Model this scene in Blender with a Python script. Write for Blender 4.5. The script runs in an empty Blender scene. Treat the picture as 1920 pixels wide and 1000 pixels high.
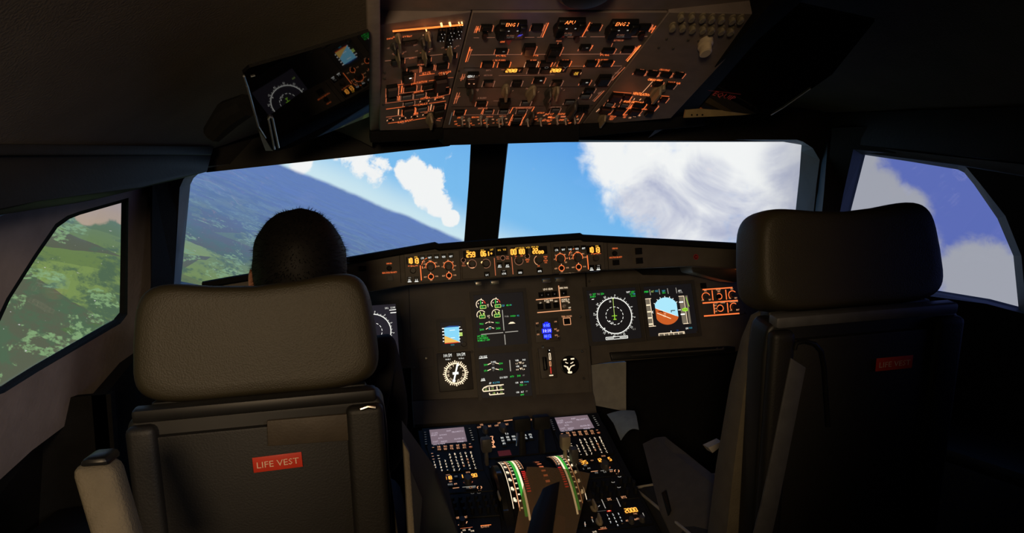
import bpy, bmesh, math, random
from mathutils import Vector, Matrix, noise
random.seed(7)
PI = math.pi
S = bpy.context.scene
COL = S.collection
V = Vector

# ------------------------------------------------------------------ camera
F, CX, CY = 1433.0, 960.0, 500.0
CAM = V((-0.415, 0.0, 1.25))
_Y = V((680 - CX, -(486 - CY), -F)).normalized()
_X = V((1, 0.0588, 0)); _X = (_X - _X.dot(_Y) * _Y).normalized()
_Z = _X.cross(_Y)
ROT = Matrix((_X, _Y, _Z))               # camera -> world
cam = bpy.data.objects.new('camera', bpy.data.cameras.new('camera'))
COL.objects.link(cam)
cam.matrix_world = Matrix.Translation(CAM) @ ROT.to_4x4()
cam.data.sensor_width = 36; cam.data.lens = F / 1920 * 36
cam.data.clip_start = 0.05
S.camera = cam

# ------------------------------------------------------------------ world, lamps, exposure
S.view_settings.view_transform = 'Standard'
S.view_settings.look = 'None'
S.view_settings.exposure = 0.0
S.view_settings.gamma = 1.0
S.view_settings.use_curve_mapping = False
wd = bpy.data.worlds.new('world'); S.world = wd; wd.use_nodes = True
wd.node_tree.nodes['Background'].inputs[0].default_value = (0.001, 0.001, 0.001, 1)

def lamp(name, kind, loc, target, power, color, **kw):
    l = bpy.data.lights.new(name, kind); l.energy = power; l.color = color
    for k, v in kw.items(): setattr(l, k, v)
    o = bpy.data.objects.new(name, l); COL.objects.link(o)
    d = V(target) - V(loc)
    o.matrix_world = Matrix.Translation(V(loc)) @ d.to_track_quat('-Z', 'Y').to_matrix().to_4x4()
    return o
# the dim warm cabin lamp behind the left seat
lamp('cabin_lamp', 'SPOT', (-0.75, -0.80, 1.42), (-0.31, 2.0, 1.16), 68.0, (1.0, 0.71, 0.41),
     spot_size=math.radians(47), spot_blend=0.55, shadow_soft_size=0.16)

# unseen fill spot added from behind right to brighten the left side wall
lamp('side_fill', 'SPOT', (0.35, -0.80, 1.55), (-1.15, 1.25, 0.98), 42.0, (1.0, 0.88, 0.80),
     spot_size=math.radians(32), spot_blend=0.8, shadow_soft_size=0.12)

# ------------------------------------------------------------------ helpers: pixels to rays, frames
def ray(px, py):
    return ROT @ V((px - CX, -(py - CY), -F))
def W(px, py, d):
    r = ray(px, py); return CAM + r * (d / r.y)
def hit(px, py, p0, n):
    r = ray(px, py); return CAM + r * ((V(p0) - CAM).dot(V(n)) / r.dot(V(n)))
class Frame:
    def __init__(s, o, u, v):
        s.o = V(o); s.u = V(u).normalized(); v = V(v); s.v = (v - v.dot(s.u) * s.u).normalized()
        s.n = s.u.cross(s.v)
        s.M = Matrix.Translation(s.o) @ Matrix((s.u, s.v, s.n)).transposed().to_4x4()
    def uv(s, px, py):
        p = hit(px, py, s.o, s.n) - s.o
        return p.dot(s.u), p.dot(s.v)
    def k(s, px, py):
        a = s.uv(px, py); b = s.uv(px + 1, py); c = s.uv(px, py - 1)
        return math.hypot(b[0]-a[0], b[1]-a[1]), math.hypot(c[0]-a[0], c[1]-a[1])
    def at(s, px, py, h=0.0, rot=0.0, sc=(1, 1, 1)):
        u, v = s.uv(px, py)
        return s.M @ Matrix.Translation((u, v, h)) @ Matrix.Rotation(rot, 4, 'Z') @ Matrix.Diagonal((*sc, 1))

def lin(r, g, b):
    f = lambda c: (c/255/12.92) if c/255 <= 0.04045 else ((c/255+0.055)/1.055)**2.4
    return (f(r), f(g), f(b))

# ------------------------------------------------------------------ materials
def mat(name, rgb, rough=0.6, metal=0.0, var=0.12, scale=40.0, bump=0.0, spec=0.5, bscale=None):
    m = bpy.data.materials.new(name); m.use_nodes = True
    nt = m.node_tree; b = nt.nodes['Principled BSDF']
    tc = nt.nodes.new('ShaderNodeTexCoord')
    nz = nt.nodes.new('ShaderNodeTexNoise'); nz.inputs['Scale'].default_value = scale; nz.inputs['Detail'].default_value = 4
    nt.links.new(tc.outputs['Object'], nz.inputs['Vector'])
    cr = nt.nodes.new('ShaderNodeValToRGB')
    cr.color_ramp.elements[0].position = 0.3; cr.color_ramp.elements[1].position = 0.7
    cr.color_ramp.elements[0].color = (*[c*(1-var) for c in rgb], 1)
    cr.color_ramp.elements[1].color = (*[min(1, c*(1+var)) for c in rgb], 1)
    nt.links.new(nz.outputs['Fac'], cr.inputs['Fac'])
    nt.links.new(cr.outputs['Color'], b.inputs['Base Color'])
    b.inputs['Roughness'].default_value = rough; b.inputs['Metallic'].default_value = metal
    b.inputs['Specular IOR Level'].default_value = spec
    if bump:
        n2 = nt.nodes.new('ShaderNodeTexNoise'); n2.inputs['Scale'].default_value = bscale or scale*6
        nt.links.new(tc.outputs['Object'], n2.inputs['Vector'])
        bp = nt.nodes.new('ShaderNodeBump'); bp.inputs['Strength'].default_value = bump; bp.inputs['Distance'].default_value = 0.002
        nt.links.new(n2.outputs['Fac'], bp.inputs['Height']); nt.links.new(bp.outputs['Normal'], b.inputs['Normal'])
    return m
def emis(name, rgb, strength=1.0, sampling='NONE'):
    m = bpy.data.materials.new(name); m.use_nodes = True
    b = m.node_tree.nodes['Principled BSDF']
    b.inputs['Base Color'].default_value = (0.02, 0.02, 0.02, 1)
    b.inputs['Roughness'].default_value = 0.5
    b.inputs['Emission Color'].default_value = (*rgb, 1)
    b.inputs['Emission Strength'].default_value = strength
    m.cycles.emission_sampling = sampling
    return m
M_ = dict(
    panel=mat('panel_grey_paint', (0.098, 0.084, 0.068), 0.55, bump=0.15, scale=25, bscale=500),
    ohpanel=mat('overhead_grey_paint', (0.21, 0.165, 0.15), 0.6, bump=0.1, scale=25, bscale=500),
    shield=mat('glareshield_face_paint', (0.095, 0.082, 0.066), 0.6, bump=0.1, scale=25, bscale=500),
    pad=mat('black_padding', (0.010, 0.010, 0.010), 0.9, bump=0.4, scale=60, spec=0.1),
    black=mat('black_plastic', (0.010, 0.010, 0.010), 0.6, spec=0.2),
    gloss=mat('black_gloss_plastic', (0.008, 0.008, 0.008), 0.35, spec=0.25),
    paleknob=mat('pale_knob_plastic', (0.62, 0.50, 0.34), 0.5),
    palegrey=mat('pale_grey_toggle', (0.55, 0.50, 0.45), 0.4),
    rail=mat('pale_rail_paint', (0.34, 0.27, 0.23), 0.6),
    seatside=mat('seat_side_panel_plastic', (0.055, 0.05, 0.042), 0.7, bump=0.2),
    bezel=mat('display_bezel_paint', (0.055, 0.05, 0.045), 0.5),
    redbtn=mat('dark_red_plastic', (0.030, 0.006, 0.005), 0.4),
    bluebtn=mat('blue_grey_plastic', (0.10, 0.12, 0.15), 0.4),
    beige=mat('beige_knob_plastic', (0.28, 0.23, 0.15), 0.5),
    greyknob=mat('dark_grey_knob_plastic', (0.06, 0.055, 0.05), 0.5),
    metal=mat('worn_metal', (0.45, 0.43, 0.40), 0.3, 1.0),
    liner=mat('ceiling_liner_cloth', (0.085, 0.068, 0.050), 0.9, bump=0.5, scale=12, bscale=260),
    darktrim=mat('dark_trim_plastic', (0.013, 0.012, 0.011), 0.6, bump=0.2, scale=20, spec=0.15),
    greytrim=mat('grey_trim_plastic', (0.050, 0.048, 0.046), 0.65, bump=0.2, scale=20),
    reveal=mat('window_reveal_rubber', (0.26, 0.27, 0.28), 0.7, scale=15),
    sidewall=mat('side_wall_liner', (0.30, 0.255, 0.25), 0.85, bump=0.3, scale=15),
    floor=mat('floor_carpet', (0.02, 0.02, 0.02), 0.95, bump=0.8, scale=90),
    leather=mat('olive_grey_leather', (0.033, 0.0265, 0.0128), 0.55, var=0.08, scale=14, bump=0.35, bscale=420),
    seam=mat('dark_seam_thread', (0.05, 0.045, 0.03), 0.6),
    shell=mat('seat_shell_plastic', (0.0085, 0.0075, 0.0066), 0.6, bump=0.2, scale=20, bscale=300),
    shelldark=mat('seat_frame_black', (0.008, 0.0075, 0.007), 0.5),
    flap=mat('seat_pocket_vinyl', (0.055, 0.042, 0.028), 0.6, bump=0.2),
    cloth=mat('seat_side_cloth', (0.13, 0.11, 0.075), 0.9, bump=0.6, scale=30, bscale=300),
    strip=mat('seat_strip_metal', (0.12, 0.12, 0.13), 0.5, 0.3),
    sheep=mat('dark_cushion_fleece', (0.02, 0.02, 0.018), 0.95, bump=1.0, scale=80),
    piping=mat('pale_piping', (0.35, 0.32, 0.26), 0.7),
    vest=mat('red_placard', lin(205, 58, 38), 0.45, var=0.05),
    vesttext=mat('placard_lettering', lin(235, 200, 170), 0.5, var=0.05),
    hair=mat('dark_brown_hair', (0.0045, 0.0038, 0.0034), 0.6, var=0.5, spec=0.2, scale=200),
    skin=mat('skin', (0.42, 0.20, 0.13), 0.5, var=0.08, scale=30),
    shirt=mat('dark_cotton', (0.008, 0.008, 0.010), 0.9, bump=0.4),
    trousers=mat('dark_trouser_cloth', (0.012, 0.012, 0.016), 0.9, bump=0.4),
    board=mat('pale_footwell_board', (0.30, 0.30, 0.28), 0.7),
    paper=mat('blue_grey_paper', (0.20, 0.25, 0.30), 0.8),
    tan=mat('tan_metal_strip', (0.45, 0.34, 0.17), 0.35, 0.5),
    redmark=mat('red_mark_print', (0.30, 0.02, 0.02), 0.5),
)
E_ = dict(
    org=emis('orange_backlight', lin(255, 118, 58), 1.25),
    orb=emis('bright_orange_backlight', lin(255, 128, 60), 2.2),
    ord=emis('dim_orange_backlight', lin(196, 104, 66), 1.1),
    ora=emis('faint_orange_backlight', lin(140, 92, 70), 1.0),
    pch=emis('peach_backlight', lin(250, 175, 125), 1.0),
    amb=emis('amber_digits', (1.0, 0.37, 0.045), 1.75, 'FRONT'),
    yel=emis('yellow_lamp', (1.0, 0.52, 0.05), 1.3, 'FRONT'),
    wht=emis('white_backlight', lin(238, 238, 230), 1.35),
    wrm=emis('warm_white_backlight', lin(250, 225, 190), 1.3),
    gry=emis('grey_symbols', lin(165, 160, 150), 1.0),
    dim=emis('dim_grey_symbols', lin(90, 86, 80), 1.0),
    grn=emis('green_symbols', lin(40, 220, 75), 1.25),
    grd=emis('deep_green_band', lin(60, 170, 60), 1.0),
    cyn=emis('cyan_symbols', lin(70, 180, 205), 1.0),
    ygr=emis('yellow_green_symbols', lin(200, 235, 120), 1.0),
    lim=emis('lime_symbols', lin(160, 225, 60), 1.0),
    red=emis('red_symbols', lin(225, 50, 40), 1.0),
    rdd=emis('dim_red_symbols', lin(66, 13, 9), 1.0),
    sky=emis('horizon_sky_field', lin(172, 232, 252), 1.0, 'FRONT'),
    skb=emis('small_horizon_sky_field', lin(135, 215, 248), 1.0),
    ged=emis('horizon_ground_field', lin(200, 92, 36), 1.0),
    gey=emis('small_horizon_ground_field', lin(240, 190, 95), 1.0),
    nvy=emis('navy_field', lin(28, 70, 140), 1.0),
    tape=emis('tape_grey_field', lin(118, 108, 92), 1.0),
    scr=emis('screen_black', lin(13, 13, 17), 1.0),
    scb=emis('captain_screen_grey', lin(38, 35, 42), 1.0),
    cdu=emis('lilac_screen', lin(122, 104, 112), 1.0, 'FRONT'),
    cdt=emis('lilac_screen_text', lin(205, 190, 205), 1.0),
    blu=emis('blue_clock_field', lin(20, 40, 235), 1.2),
    blt=emis('pale_blue_digits', lin(150, 190, 255), 1.1),
    bld=emis('dim_blue_lamp', lin(60, 60, 190), 1.0),
    strip=emis('orange_light_strip', (1.0, 0.22, 0.035), 1.5, 'FRONT'),
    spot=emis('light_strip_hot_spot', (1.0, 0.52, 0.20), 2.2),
)

# ------------------------------------------------------------------ mesh building
GL = {}
def _glyph_src(body):
    c = bpy.data.curves.new('glyph', 'FONT'); c.body = body; c.size = 1; c.resolution_u = 1
    o = bpy.data.objects.new('glyph', c); me = bpy.data.meshes.new_from_object(o)
    vs = [(v.co.x, v.co.y) for v in me.vertices]; fs = [tuple(p.vertices) for p in me.polygons]
    bpy.data.objects.remove(o); bpy.data.meshes.remove(me); bpy.data.curves.remove(c)
    return vs, fs
_h, _ = _glyph_src('H'); CAPH = max(v[1] for v in _h)
_wHH = max(v[0] for v in _glyph_src('HH')[0])
def glyph(ch):
    if ch not in GL:
        if ch == ' ': vs, fs = [], []
        else: vs, fs = _glyph_src(ch)
        w = max(v[0] for v in _glyph_src('H'+ch+'H')[0]) - _wHH
        GL[ch] = ([(x/CAPH, y/CAPH) for x, y in vs], fs, w/CAPH)
    return GL[ch]
SEG = {'0': 'abcdef', '1': 'bc', '2': 'abged', '3': 'abgcd', '4': 'fgbc', '5': 'afgcd', '6': 'afgedc', '7': 'abc', '8': 'abcdefg', '9': 'abcfgd', 'o': 'gcde', '-': 'g', ' ': ''}
SEGL = dict(a=(0, 1, 1, 1), b=(1, .5, 1, 1), c=(1, 0, 1, .5), d=(0, 0, 1, 0), e=(0, 0, 0, .5), f=(0, .5, 0, 1), g=(0, .5, 1, .5))

class MB:
    def __init__(s): s.v = []; s.f = []; s.m = []
    def add(s, vs, fs, mi=0, M=None):
        b = len(s.v)
        s.v += [tuple(M @ V(v)) for v in vs] if M is not None else [tuple(v) for v in vs]
        s.f += [tuple(i+b for i in f) for f in fs]; s.m += [mi]*len(fs); return s
    def box(s, c, sz, mi=0, M=None, taper=1.0):
        x, y, z = c; a, b, h = sz[0]/2, sz[1]/2, sz[2]/2; t = taper
        vs = [(x-a, y-b, z-h), (x+a, y-b, z-h), (x+a, y+b, z-h), (x-a, y+b, z-h),
              (x-a*t, y-b*t, z+h), (x+a*t, y-b*t, z+h), (x+a*t, y+b*t, z+h), (x-a*t, y+b*t, z+h)]
        return s.add(vs, [(3, 2, 1, 0), (4, 5, 6, 7), (0, 1, 5, 4), (1, 2, 6, 5), (2, 3, 7, 6), (3, 0, 4, 7)], mi, M)
    def lathe(s, prof, n=16, mi=0, M=None, c=(0, 0, 0)):
        vs = []; fs = []
        for r, z in prof:
            for i in range(n):
                a = 2*PI*i/n; vs.append((c[0]+r*math.cos(a), c[1]+r*math.sin(a), c[2]+z))
        for j in range(len(prof)-1):
            for i in range(n):
                k = (i+1) % n; fs.append((j*n+i, j*n+k, (j+1)*n+k, (j+1)*n+i))
        fs.append(tuple(range(n-1, -1, -1))); fs.append(tuple((len(prof)-1)*n+i for i in range(n)))
        return s.add(vs, fs, mi, M)
    def prism(s, pts, z0, z1, mi=0, M=None):
        n = len(pts); vs = [(x, y, z0) for x, y in pts] + [(x, y, z1) for x, y in pts]
        fs = [tuple(range(n-1, -1, -1)), tuple(range(n, 2*n))] + [(i, (i+1) % n, n+(i+1) % n, n+i) for i in range(n)]
        return s.add(vs, fs, mi, M)
    def solid(s, pts, off, mi=0):                      # polygon of 3-D points extruded by a vector
        n = len(pts); pts = [V(p) for p in pts]; off = V(off)
        vs = pts + [p+off for p in pts]
        fs = [tuple(range(n)), tuple(range(2*n-1, n-1, -1))] + [(i, n+i, n+(i+1) % n, (i+1) % n) for i in range(n)]
        return s.add(vs, fs, mi)
    def loft(s, loops, mi=0, closed=True, caps=False):
        n = len(loops[0]); vs = [p for L in loops for p in L]; fs = []
        for j in range(len(loops)-1):
            for i in range(n if closed else n-1):
                k = (i+1) % n; fs.append((j*n+i, j*n+k, (j+1)*n+k, (j+1)*n+i))
        if caps: fs += [tuple(range(n-1, -1, -1)), tuple((len(loops)-1)*n+i for i in range(n))]
        return s.add(vs, fs, mi)
    def tube(s, path, r, n=8, mi=0):
        path = [V(p) for p in path]; rings = []
        for i, p in enumerate(path):
            t = (path[min(i+1, len(path)-1)] - path[max(i-1, 0)]).normalized()
            a = t.cross(V((0, 0, 1)))
            if a.length < 1e-3: a = t.cross(V((1, 0, 0)))
            a.normalize(); b = t.cross(a); rr = r[i] if isinstance(r, (list, tuple)) else r
            rings.append([p + rr*(math.cos(2*PI*k/n)*a + math.sin(2*PI*k/n)*b) for k in range(n)])
        return s.loft(rings, mi, True, True)
    # flat drawing in the XY plane
    def line(s, x0, y0, x1, y1, w, z=0.0, mi=0):
        d = V((x1-x0, y1-y0)); L = d.length or 1e-9; nx, ny = -d.y/L*w/2, d.x/L*w/2
        return s.add([(x0+nx, y0+ny, z), (x0-nx, y0-ny, z), (x1-nx, y1-ny, z), (x1+nx, y1+ny, z)], [(0, 1, 2, 3)], mi)
    def arc(s, cx, cy, r, w, a0, a1, n=None, z=0.0, mi=0):
        n = n or max(4, int(abs(a1-a0)/12)); vs = []
        for i in range(n+1):
            a = math.radians(a0+(a1-a0)*i/n)
            for q in (r-w/2, r+w/2): vs.append((cx+q*math.cos(a), cy+q*math.sin(a), z))
        fs = [(2*i, 2*i+1, 2*i+3, 2*i+2) for i in range(n)]
        if a1 < a0: fs = [f[::-1] for f in fs]
        return s.add(vs, fs, mi)
    def disc(s, cx, cy, r, z=0.0, n=12, mi=0):
        return s.add([(cx+r*math.cos(2*PI*i/n), cy+r*math.sin(2*PI*i/n), z) for i in range(n)], [tuple(range(n))], mi)
    def poly(s, pts, z=0.0, mi=0):
        a = sum(pts[i][0]*pts[(i+1) % len(pts)][1]-pts[(i+1) % len(pts)][0]*pts[i][1] for i in range(len(pts)))
        if a < 0: pts = pts[::-1]
        return s.add([(x, y, z) for x, y in pts], [tuple(range(len(pts)))], mi)
    def text(s, t, x, y, h, z=0.0, mi=0, wx=1.0, fit=None, rot=0.0):
        W_ = sum(glyph(c)[2] for c in t)
        if fit: wx = fit/(W_*h)
        cx = -W_*h*wx/2; ca, sa = math.cos(rot), math.sin(rot)
        for c in t:
            vs, fs, w = glyph(c)
            pv = [(cx+a*h*wx, b*h-h/2) for a, b in vs]
            s.add([(x+a*ca-b*sa, y+a*sa+b*ca, z) for a, b in pv], fs, mi); cx += w*h*wx
        return s
    def seg(s, t, x, y, h, w, wt, z=0.0, mi=0):          # seven-segment digits, w = whole width
        n = len(t); cw = w/n
        for i, c in enumerate(t):
            x0 = x-w/2+cw*(i+.14); dw = cw*.66; y0 = y-h/2
            for k in SEG.get(c, ''):
                a, b, p, q = SEGL[k]
                s.line(x0+a*dw+(.01*h if a == p else -wt/2*0), y0+b*h, x0+p*dw, y0+q*h, wt, z, mi)
        return s

WM = {}
def link(o, parent, M):
    M = M if M is not None else (WM[parent] if parent else Matrix.Identity(4))
    COL.objects.link(o); WM[o] = M.copy()
    if parent:
        o.parent = parent; o.matrix_basis = WM[parent].inverted() @ M
    else: o.matrix_basis = M
def mesh(name, mb, mats, bevel=0, seg=2, smooth=False, angle=35):
    me = bpy.data.meshes.new(name)
    me.from_pydata(mb.v, [], mb.f)
    if not isinstance(mats, (list, tuple)): mats = [mats]
    for m in mats: me.materials.append(m)
    for p, i in zip(me.polygons, mb.m): p.material_index = min(i, len(mats)-1)
    if bevel:
        bm = bmesh.new(); bm.from_mesh(me)
        bmesh.ops.remove_doubles(bm, verts=bm.verts, dist=1e-6)
        es = [e for e in bm.edges if len(e.link_faces) == 2 and e.calc_face_angle(0) > 0.5]
        bmesh.ops.bevel(bm, geom=es, offset=bevel, segments=seg, affect='EDGES', profile=0.5, clamp_overlap=True)
        bm.to_mesh(me); bm.free()
    if smooth or bevel:
        me.polygons.foreach_set('use_smooth', [True]*len(me.polygons))
        try: me.set_sharp_from_angle(angle=math.radians(angle))
        except Exception: pass
    me.update(); return me
def tag(o, label=None, cat=None, group=None, kind=None):
    for k, v in (('label', label), ('category', cat), ('group', group), ('kind', kind)):
        if v: o[k] = v
    return o
def mk(name, mb, mats, parent=None, M=None, bevel=0, seg=2, smooth=False, label=None, cat=None, kind=None, angle=35):
    """mesh given in world coordinates unless M is given; then in M's coordinates"""
    me = mb if isinstance(mb, bpy.types.Mesh) else mesh(name, mb, mats, bevel, seg, smooth, angle)
    o = bpy.data.objects.new(name, me)
    link(o, parent, M if M is not None else Matrix.Identity(4))
    return tag(o, label, cat, None, kind)
def thing(name, loc, label, cat, rz=0.0):
    o = bpy.data.objects.new(name, None); o.empty_display_size = 0.05
    link(o, None, Matrix.Translation(V(loc)) @ Matrix.Rotation(rz, 4, 'Z'))
    return tag(o, label, cat)

class Layer:
    """flat printed or backlit drawing on a frame, given in photo pixels, at height z over the frame"""
    def __init__(s, fr, z=0.0008):
        s.pf = fr; s.z = z; s.b = {}
        s.fr = Frame(fr.o + fr.n*z, fr.u, fr.v); s.fr.M = fr.M
    def mb(s, c): return s.b.setdefault(c, MB())
    def line(s, c, x0, y0, x1, y1, w=1.2, dz=0):
        k = s.fr.k((x0+x1)/2, (y0+y1)/2)[0]
        s.mb(c).line(*s.fr.uv(x0, y0), *s.fr.uv(x1, y1), w*k, s.z+dz)
    def pl(s, c, pts, w=1.2, dz=0):
        for a, b in zip(pts[:-1], pts[1:]): s.line(c, *a, *b, w, dz)
    def poly(s, c, pts, dz=0): s.mb(c).poly([s.fr.uv(*p) for p in pts], s.z+dz)
    def rect(s, c, x, y, w, h, dz=0):
        u, v = s.fr.uv(x, y); k, q = s.fr.k(x, y)
        s.mb(c).poly([(u-w*k/2, v-h*q/2), (u+w*k/2, v-h*q/2), (u+w*k/2, v+h*q/2), (u-w*k/2, v+h*q/2)], s.z+dz)
    def box(s, c, x, y, w, h, t=1.0, dz=0):
        u, v = s.fr.uv(x, y); k, q = s.fr.k(x, y); a, b = w*k/2, h*q/2
        for p in ((-a, -b, a, -b), (-a, b, a, b), (-a, -b, -a, b), (a, -b, a, b)):
            s.mb(c).line(u+p[0], v+p[1], u+p[2], v+p[3], t*k, s.z+dz)
    def arc(s, c, x, y, r, a0=0, a1=360, w=1.2, dz=0):
        u, v = s.fr.uv(x, y); k = s.fr.k(x, y)[0]; s.mb(c).arc(u, v, r*k, w*k, a0, a1, None, s.z+dz)
    def disc(s, c, x, y, r, dz=0, n=12):
        u, v = s.fr.uv(x, y); k = s.fr.k(x, y)[0]; s.mb(c).disc(u, v, r*k, s.z+dz, n)
    def text(s, c, t, x, y, h, w=None, dz=0, rot=0):
        u, v = s.fr.uv(x, y); k, q = s.fr.k(x, y)
        s.mb(c).text(t, u, v, h*q, s.z+dz, fit=w*k if w else None, rot=rot)
    def seg(s, c, t, x, y, h, w, wt=1.3, dz=0):
        u, v = s.fr.uv(x, y); k, q = s.fr.k(x, y)
        s.mb(c).seg(t, u, v, h*q, w*k, wt*k, s.z+dz)
    def flush(s, name, parent, label=None):
        mb = MB(); ms = []
        for c, b in s.b.items():
            i = len(ms); ms.append(E_.get(c) or M_[c]); mb.add(b.v, b.f, i)
        if not ms: return None
        return mk(name, mb, ms, parent, s.fr.M, label=label)
# ------------------------------------------------------------------ the projected outside view: a curved screen around the cockpit shell
SO, SR = V((0, 1.2, 1.25)), 3.3
def sd(px, py):                                         # direction on the screen sphere seen through a photo pixel
    r = ray(px, py).normalized(); oc = CAM - SO
    b = oc.dot(r); t = -b + math.sqrt(b*b - oc.length_squared + SR*SR)
    return (CAM + r*t - SO).normalized()
class NT:
    def __init__(s, m): s.t = m.node_tree
    def node(s, k, **kw):
        n = s.t.nodes.new(k)
        for a, b in kw.items(): setattr(n, a, b)
        return n
    def put(s, sock, v):
        if hasattr(v, 'is_output'): s.t.links.new(v, sock)
        else: sock.default_value = v
    def m(s, op, a, b=0.0, c=0.0, clamp=False):
        n = s.node('ShaderNodeMath', operation=op, use_clamp=clamp)
        s.put(n.inputs[0], a); s.put(n.inputs[1], b)
        if op in ('MULTIPLY_ADD', 'SMOOTH_MIN', 'SMOOTH_MAX'): s.put(n.inputs[2], c)
        return n.outputs[0]
    def dot(s, a, v):
        n = s.node('ShaderNodeVectorMath', operation='DOT_PRODUCT'); s.put(n.inputs[0], a); n.inputs[1].default_value = tuple(v); return n.outputs['Value']
    def ramp(s, x, lo, hi, a=0.0, b=1.0):
        n = s.node('ShaderNodeMapRange', interpolation_type='SMOOTHSTEP'); s.put(n.inputs[0], x)
        for i, q in enumerate((lo, hi, a, b)): n.inputs[i+1].default_value = q
        return n.outputs[0]
    def noise(s, vec, scale, detail=5, rough=0.55, dist=0.0):
        n = s.node('ShaderNodeTexNoise'); s.put(n.inputs['Vector'], vec)
        for k, q in (('Scale', scale), ('Detail', detail), ('Roughness', rough), ('Distortion', dist)): n.inputs[k].default_value = q
        return n.outputs['Fac']
    def mix(s, f, a, b):
        n = s.node('ShaderNodeMix', data_type='RGBA'); s.put(n.inputs[0], f)
        for i, q in ((6, a), (7, b)): s.put(n.inputs[i], (*q, 1) if isinstance(q, tuple) else q)
        return n.outputs[2]
    def vec(s, x, y, z):
        n = s.node('ShaderNodeCombineXYZ')
        for i, q in enumerate((x, y, z)): s.put(n.inputs[i], q)
        return n.outputs[0]
    def scale(s, v, xyz):
        n = s.node('ShaderNodeVectorMath', operation='MULTIPLY'); s.put(n.inputs[0], v); n.inputs[1].default_value = xyz; return n.outputs[0]

ms = bpy.data.materials.new('projected_flight_view'); ms.use_nodes = True
N = NT(ms); ms.node_tree.nodes.clear()
tc = N.node('ShaderNodeTexCoord')
nv = N.node('ShaderNodeVectorMath', operation='NORMALIZE'); N.put(nv.inputs[0], tc.outputs['Object']); D = nv.outputs[0]
ha, hb = sd(535, 310), sd(852, 444)
hn = ha.cross(hb).normalized()
if hn.dot(sd(960, 300)) < 0: hn = -hn
he1 = (ha - ha.dot(hn)*hn).normalized(); he2 = hn.cross(he1)
h = N.dot(D, hn)
wob = N.m('MULTIPLY', N.m('SUBTRACT', N.noise(D, 14, 3), 0.5), 0.012)
h = N.m('ADD', h, wob)
# sky
az = N.dot(D, (1, 0, 0))
skyc = N.mix(N.ramp(h, 0.0, 0.075), lin(214, 240, 250), lin(128, 196, 248))
skyc = N.mix(N.ramp(h, 0.06, 0.36), skyc, lin(72, 150, 238))
skyc = N.mix(N.ramp(az, 0.45, 0.68), skyc, lin(96, 112, 188))
warp = N.m('ADD', N.m('SUBTRACT', N.noise(D, 5, 8, 0.68, 0.6), 0.5), N.m('MULTIPLY', N.m('SUBTRACT', N.noise(D, 24, 6, 0.65, 0.5), 0.5), 0.8))
def blobs(lst):
    out = None
    for px, py, rp in lst:
        c = sd(px, py); r = rp/1433*0.9
        q = N.dot(D, c); b = N.ramp(q, math.cos(r*1.9), math.cos(r*0.1))
        out = b if out is None else N.m('MAXIMUM', out, b)
    return out
left_clouds = blobs([(668, 298, 40), (708, 322, 30), (640, 284, 26), (770, 325, 34), (806, 352, 40), (826, 382, 26), (846, 408, 18), (560, 300, 30)])
right_clouds = blobs([(1175, 280, 95), (1225, 335, 110), (1300, 370, 120), (1330, 330, 150), (1420, 300, 150), (1430, 360, 130), (1520, 420, 150), (1300, 420, 90), (1400, 260, 120), (1560, 300, 90),
                      (1630, 365, 55), (1690, 398, 50), (1835, 520, 66), (1900, 570, 95), (1640, 470, 100), (1560, 480, 110)])
lmask = N.ramp(N.m('MULTIPLY_ADD', warp, 2.6, left_clouds), 0.46, 0.88)
rmask = N.ramp(N.m('MULTIPLY_ADD', warp, 1.25, right_clouds), 0.22, 0.85)
shade = blobs([(1250, 405, 95), (1370, 425, 95), (1190, 390, 50), (1465, 310, 50), (1480, 430, 80), (1320, 350, 60), (1560, 330, 120), (1850, 560, 130)])
shade = N.m('MULTIPLY_ADD', N.m('SUBTRACT', N.noise(D, 7, 8, 0.62, 0.8), 0.5), 2.6, N.m('MULTIPLY', shade, 0.75))
ccol = N.mix(N.ramp(shade, 0.12, 1.35), lin(255, 255, 255), lin(172, 178, 210))
ccol = N.mix(N.ramp(az, 0.52, 0.66), ccol, lin(166, 168, 180))
skyc = N.mix(N.m('MAXIMUM', lmask, rmask), skyc, ccol)
# ground: flat land seen in perspective below the banked horizon
dep = N.m('MAXIMUM', N.m('MULTIPLY', h, -1.0), 0.006)
gx = N.m('DIVIDE', N.dot(D, he1), dep); gy = N.m('DIVIDE', N.dot(D, he2), dep)
G = N.vec(gx, gy, 0.0)
dq = N.m('SQRT', dep); H = N.vec(N.m('DIVIDE', N.dot(D, he1), dq), N.m('DIVIDE', N.dot(D, he2), dq), 0.0)
vor = N.node('ShaderNodeTexVoronoi'); N.put(vor.inputs['Vector'], G); vor.inputs['Scale'].default_value = 1.6; vor.inputs['Randomness'].default_value = 0.9
sep = N.node('ShaderNodeSeparateColor'); N.put(sep.inputs[0], vor.outputs['Color'])
fieldc = N.mix(sep.outputs[0], lin(88, 112, 74), lin(136, 160, 92))
fieldc = N.mix(N.ramp(sep.outputs[1], 0.62, 0.70), fieldc, lin(94, 100, 82))
n1 = N.noise(H, 5.0, 8, 0.68, 0.5); n2 = N.noise(H, 26.0, 6, 0.7)
woods = N.ramp(N.m('MULTIPLY_ADD', N.m('SUBTRACT', n2, 0.5), 0.5, n1), 0.46, 0.60)
gcol = N.mix(woods, fieldc, lin(84, 108, 84))
bright = N.ramp(N.m('MULTIPLY', N.noise(H, 58.0, 3, 0.6), N.ramp(N.noise(H, 5.5, 5, 0.6, 1.0), 0.46, 0.60)), 0.40, 0.58)
gcol = N.mix(bright, gcol, lin(134, 168, 120))
gcol = N.mix(N.ramp(N.noise(H, 60.0, 2, 0.5), 0.70, 0.75), gcol, lin(205, 206, 200))
sand = blobs([(165, 402, 22), (185, 396, 26), (215, 392, 24), (232, 402, 20)])
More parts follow.
